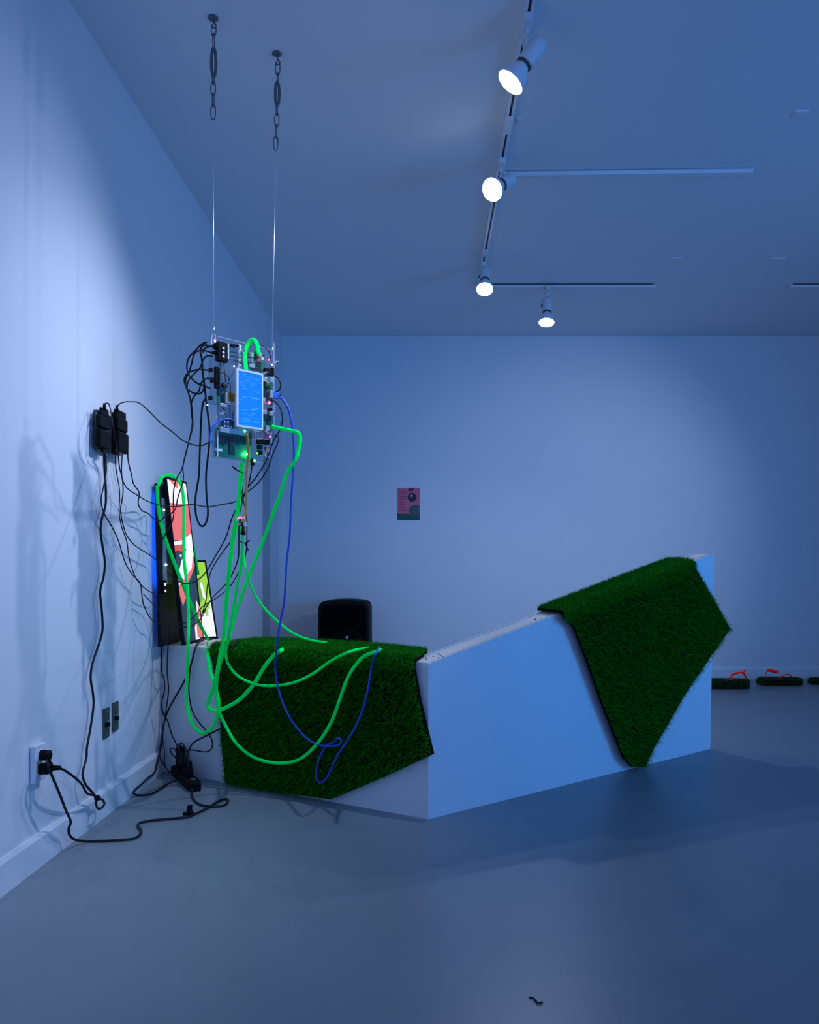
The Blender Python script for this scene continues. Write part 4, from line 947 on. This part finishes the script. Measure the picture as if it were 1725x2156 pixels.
# ------------------------------------------------------------------ poster on the back wall
def wp(px, py, o=0.001): return P(px, py, BY - o)
po = empty('poster', wp(860, 1095), 'small pink and green poster pinned to the back wall', 'poster')
def ppoly(name, pts, m, o, smooth=False):
    a = [wp(x, y, o) for x, y in pts]; return obj(name, MB().prism(a, (0, 0.0006, 0)), m, po)
def ell(cx, cy, rx, ry, x1=999, n=28):
    return [(min(cx + rx * math.cos(t * 2 * math.pi / n), x1), cy + ry * math.sin(t * 2 * math.pi / n)) for t in range(n)]
ppoly('sheet', [(837, 1027), (884, 1027), (884, 1095), (837, 1095)], mat('poster_pink', (0.80, 0.15, 0.22), 0.6, noise=0.12, nscale=20), 0.0016)
ppoly('green_band', [(837, 1081), (884, 1083), (884, 1095), (837, 1095)], mat('poster_green', (0.0, 0.10, 0.06), 0.6), 0.0022)
ppoly('dark_ball', ell(868, 1047, 9.5, 9.2), mat('poster_dark', (0.012, 0.03, 0.03), 0.5), 0.0024)
ppoly('grey_ball', ell(875, 1075, 14, 12.5, 883.8), mat('poster_grey', (0.06, 0.10, 0.11), 0.5), 0.0026)
ppoly('purple_mark', [(862, 1027.4), (872, 1027.4), (872, 1031), (868, 1035), (862, 1034), (858, 1032)], mat('poster_purple', (0.16, 0.02, 0.10), 0.6), 0.0024)
ppoly('highlight', ell(867, 1044, 2.4, 2.6, n=12), mat('poster_pale', (0.35, 0.45, 0.6), 0.5), 0.0030)
tm = mat('poster_text', (0.34, 0.06, 0.10), 0.6)
for k in range(11):
    y = 1033 + k * 4.1
    x1 = 855 + 4 * math.sin(k * 2.1) - (3 if 3 < k < 8 else 0)
    ppoly('text_line', [(840, y), (x1, y), (x1, y + 1.1), (840, y + 1.1)], tm, 0.0022)

# ------------------------------------------------------------------ turf sandals with red straps by the back wall
def sandal(label, x0, x1, yb, hpx, straps, dep=0.12):
    Y = FL(x0, yb).y; a = FL(x0, yb); b = FL(x1, yb); h = hpx * Y / FPX
    r = empty('turf_sandal', ((a.x + b.x) / 2, Y + dep / 2, 0), label, 'sandal', 'turf sandals')
    n = 24; poly = []
    cx, cy, rx, ry = (a.x + b.x) / 2, Y + dep / 2, (b.x - a.x) / 2 - 0.012, dep / 2
    for t in range(n):
        q = 2 * math.pi * t / n; c_, s_ = math.cos(q), math.sin(q)
        poly.append((cx + rx * math.copysign(abs(c_) ** 0.55, c_), cy + ry * math.copysign(abs(s_) ** 0.6, s_) * (1 - 0.15 * c_)))
    obj('sole', MB().prism([(x, y, 0.002) for x, y in poly], (0, 0, h - 0.022)), M_back, r, bevel=0.004)
    x, y = sample_poly(poly, 90000)
    base = np.stack([x, y, np.full(len(x), h - 0.020)], 1)
    V = [blades(base, np.tile(np.array([0, 0, 1.0]), (len(x), 1)), np.array([0, -0.2, 0]), 0.014, 0.026, 0.003, 0.4)]
    m = 3500; i = rng.integers(0, n, m); t = rng.uniform(0, 1, m); pa = np.array(poly)
    e0, e1 = pa[i], pa[(i + 1) % n]; q = e0 + (e1 - e0) * t[:, None]
    nr = np.stack([(e1 - e0)[:, 1], -(e1 - e0)[:, 0]], 1); nr /= np.linalg.norm(nr, axis=1)[:, None]
    base = np.stack([q[:, 0], q[:, 1], rng.uniform(0.008, h - 0.02, m)], 1)
    V.append(blades(base, np.concatenate([nr, np.zeros((m, 1))], 1), np.array([0, 0, 0.1]), 0.010, 0.018, 0.003, 0.4))
    blade_obj('grass_pile', np.concatenate(V), r, mat('sandal_turf', (0.010, 0.075, 0.010), 0.6, island=1.0))
    for nm, pts, rr in straps:
        obj(nm, MB().tube([P(px, py, Y + dy) for px, py, dy in pts], rr, seg=8), M_red, r, smooth=True)
sandal('turf sandal with a red loop strap, half hidden by the sloped panel', 1490, 1585, 1451, 21,
       [('strap', [(1527, 1433, .03), (1541, 1430, .03), (1541, 1422, .04), (1549, 1418, .05), (1563, 1416, .05), (1569, 1421, .06), (1570, 1431, .07), (1556, 1434, .04), (1535, 1434, .03)], 0.0075), ('strap_end', [(1563, 1417, .05), (1567, 1414, .05), (1570, 1410, .05)], 0.006)])
sandal('turf sandal with a raised red strap, second from the sloped panel', 1602, 1697, 1444, 17,
       [('strap', [(1616, 1411, .05), (1624, 1412, .05), (1632, 1414, .05), (1638, 1415, .05)], 0.012), ('string', [(1617, 1412, .05), (1613, 1418, .05), (1613, 1428, .05)], 0.003), ('strap_loop', [(1641, 1429, .03), (1649, 1423, .04), (1658, 1420, .05), (1665, 1422, .06), (1671, 1430, .07)], 0.005)])
sandal('turf sandal cut off by the right edge of the photo', 1711, 1805, 1442, 14, [('strap', [(1745, 1430, .03), (1752, 1420, .04), (1766, 1417, .05), (1776, 1430, .07)], 0.006)])

# ------------------------------------------------------------------ scrap on the floor
sc = [FL(x, y, 0.003) for x, y in ((1114, 2100), (1122, 2101), (1129, 2108), (1134, 2113), (1143, 2110))]
tag(obj('floor_scrap', MB().tube(sc, 0.0022, 0.0012, seg=6), M_cable, smooth=True), 'tiny dark scrap of wire on the bare floor in front', 'scrap')
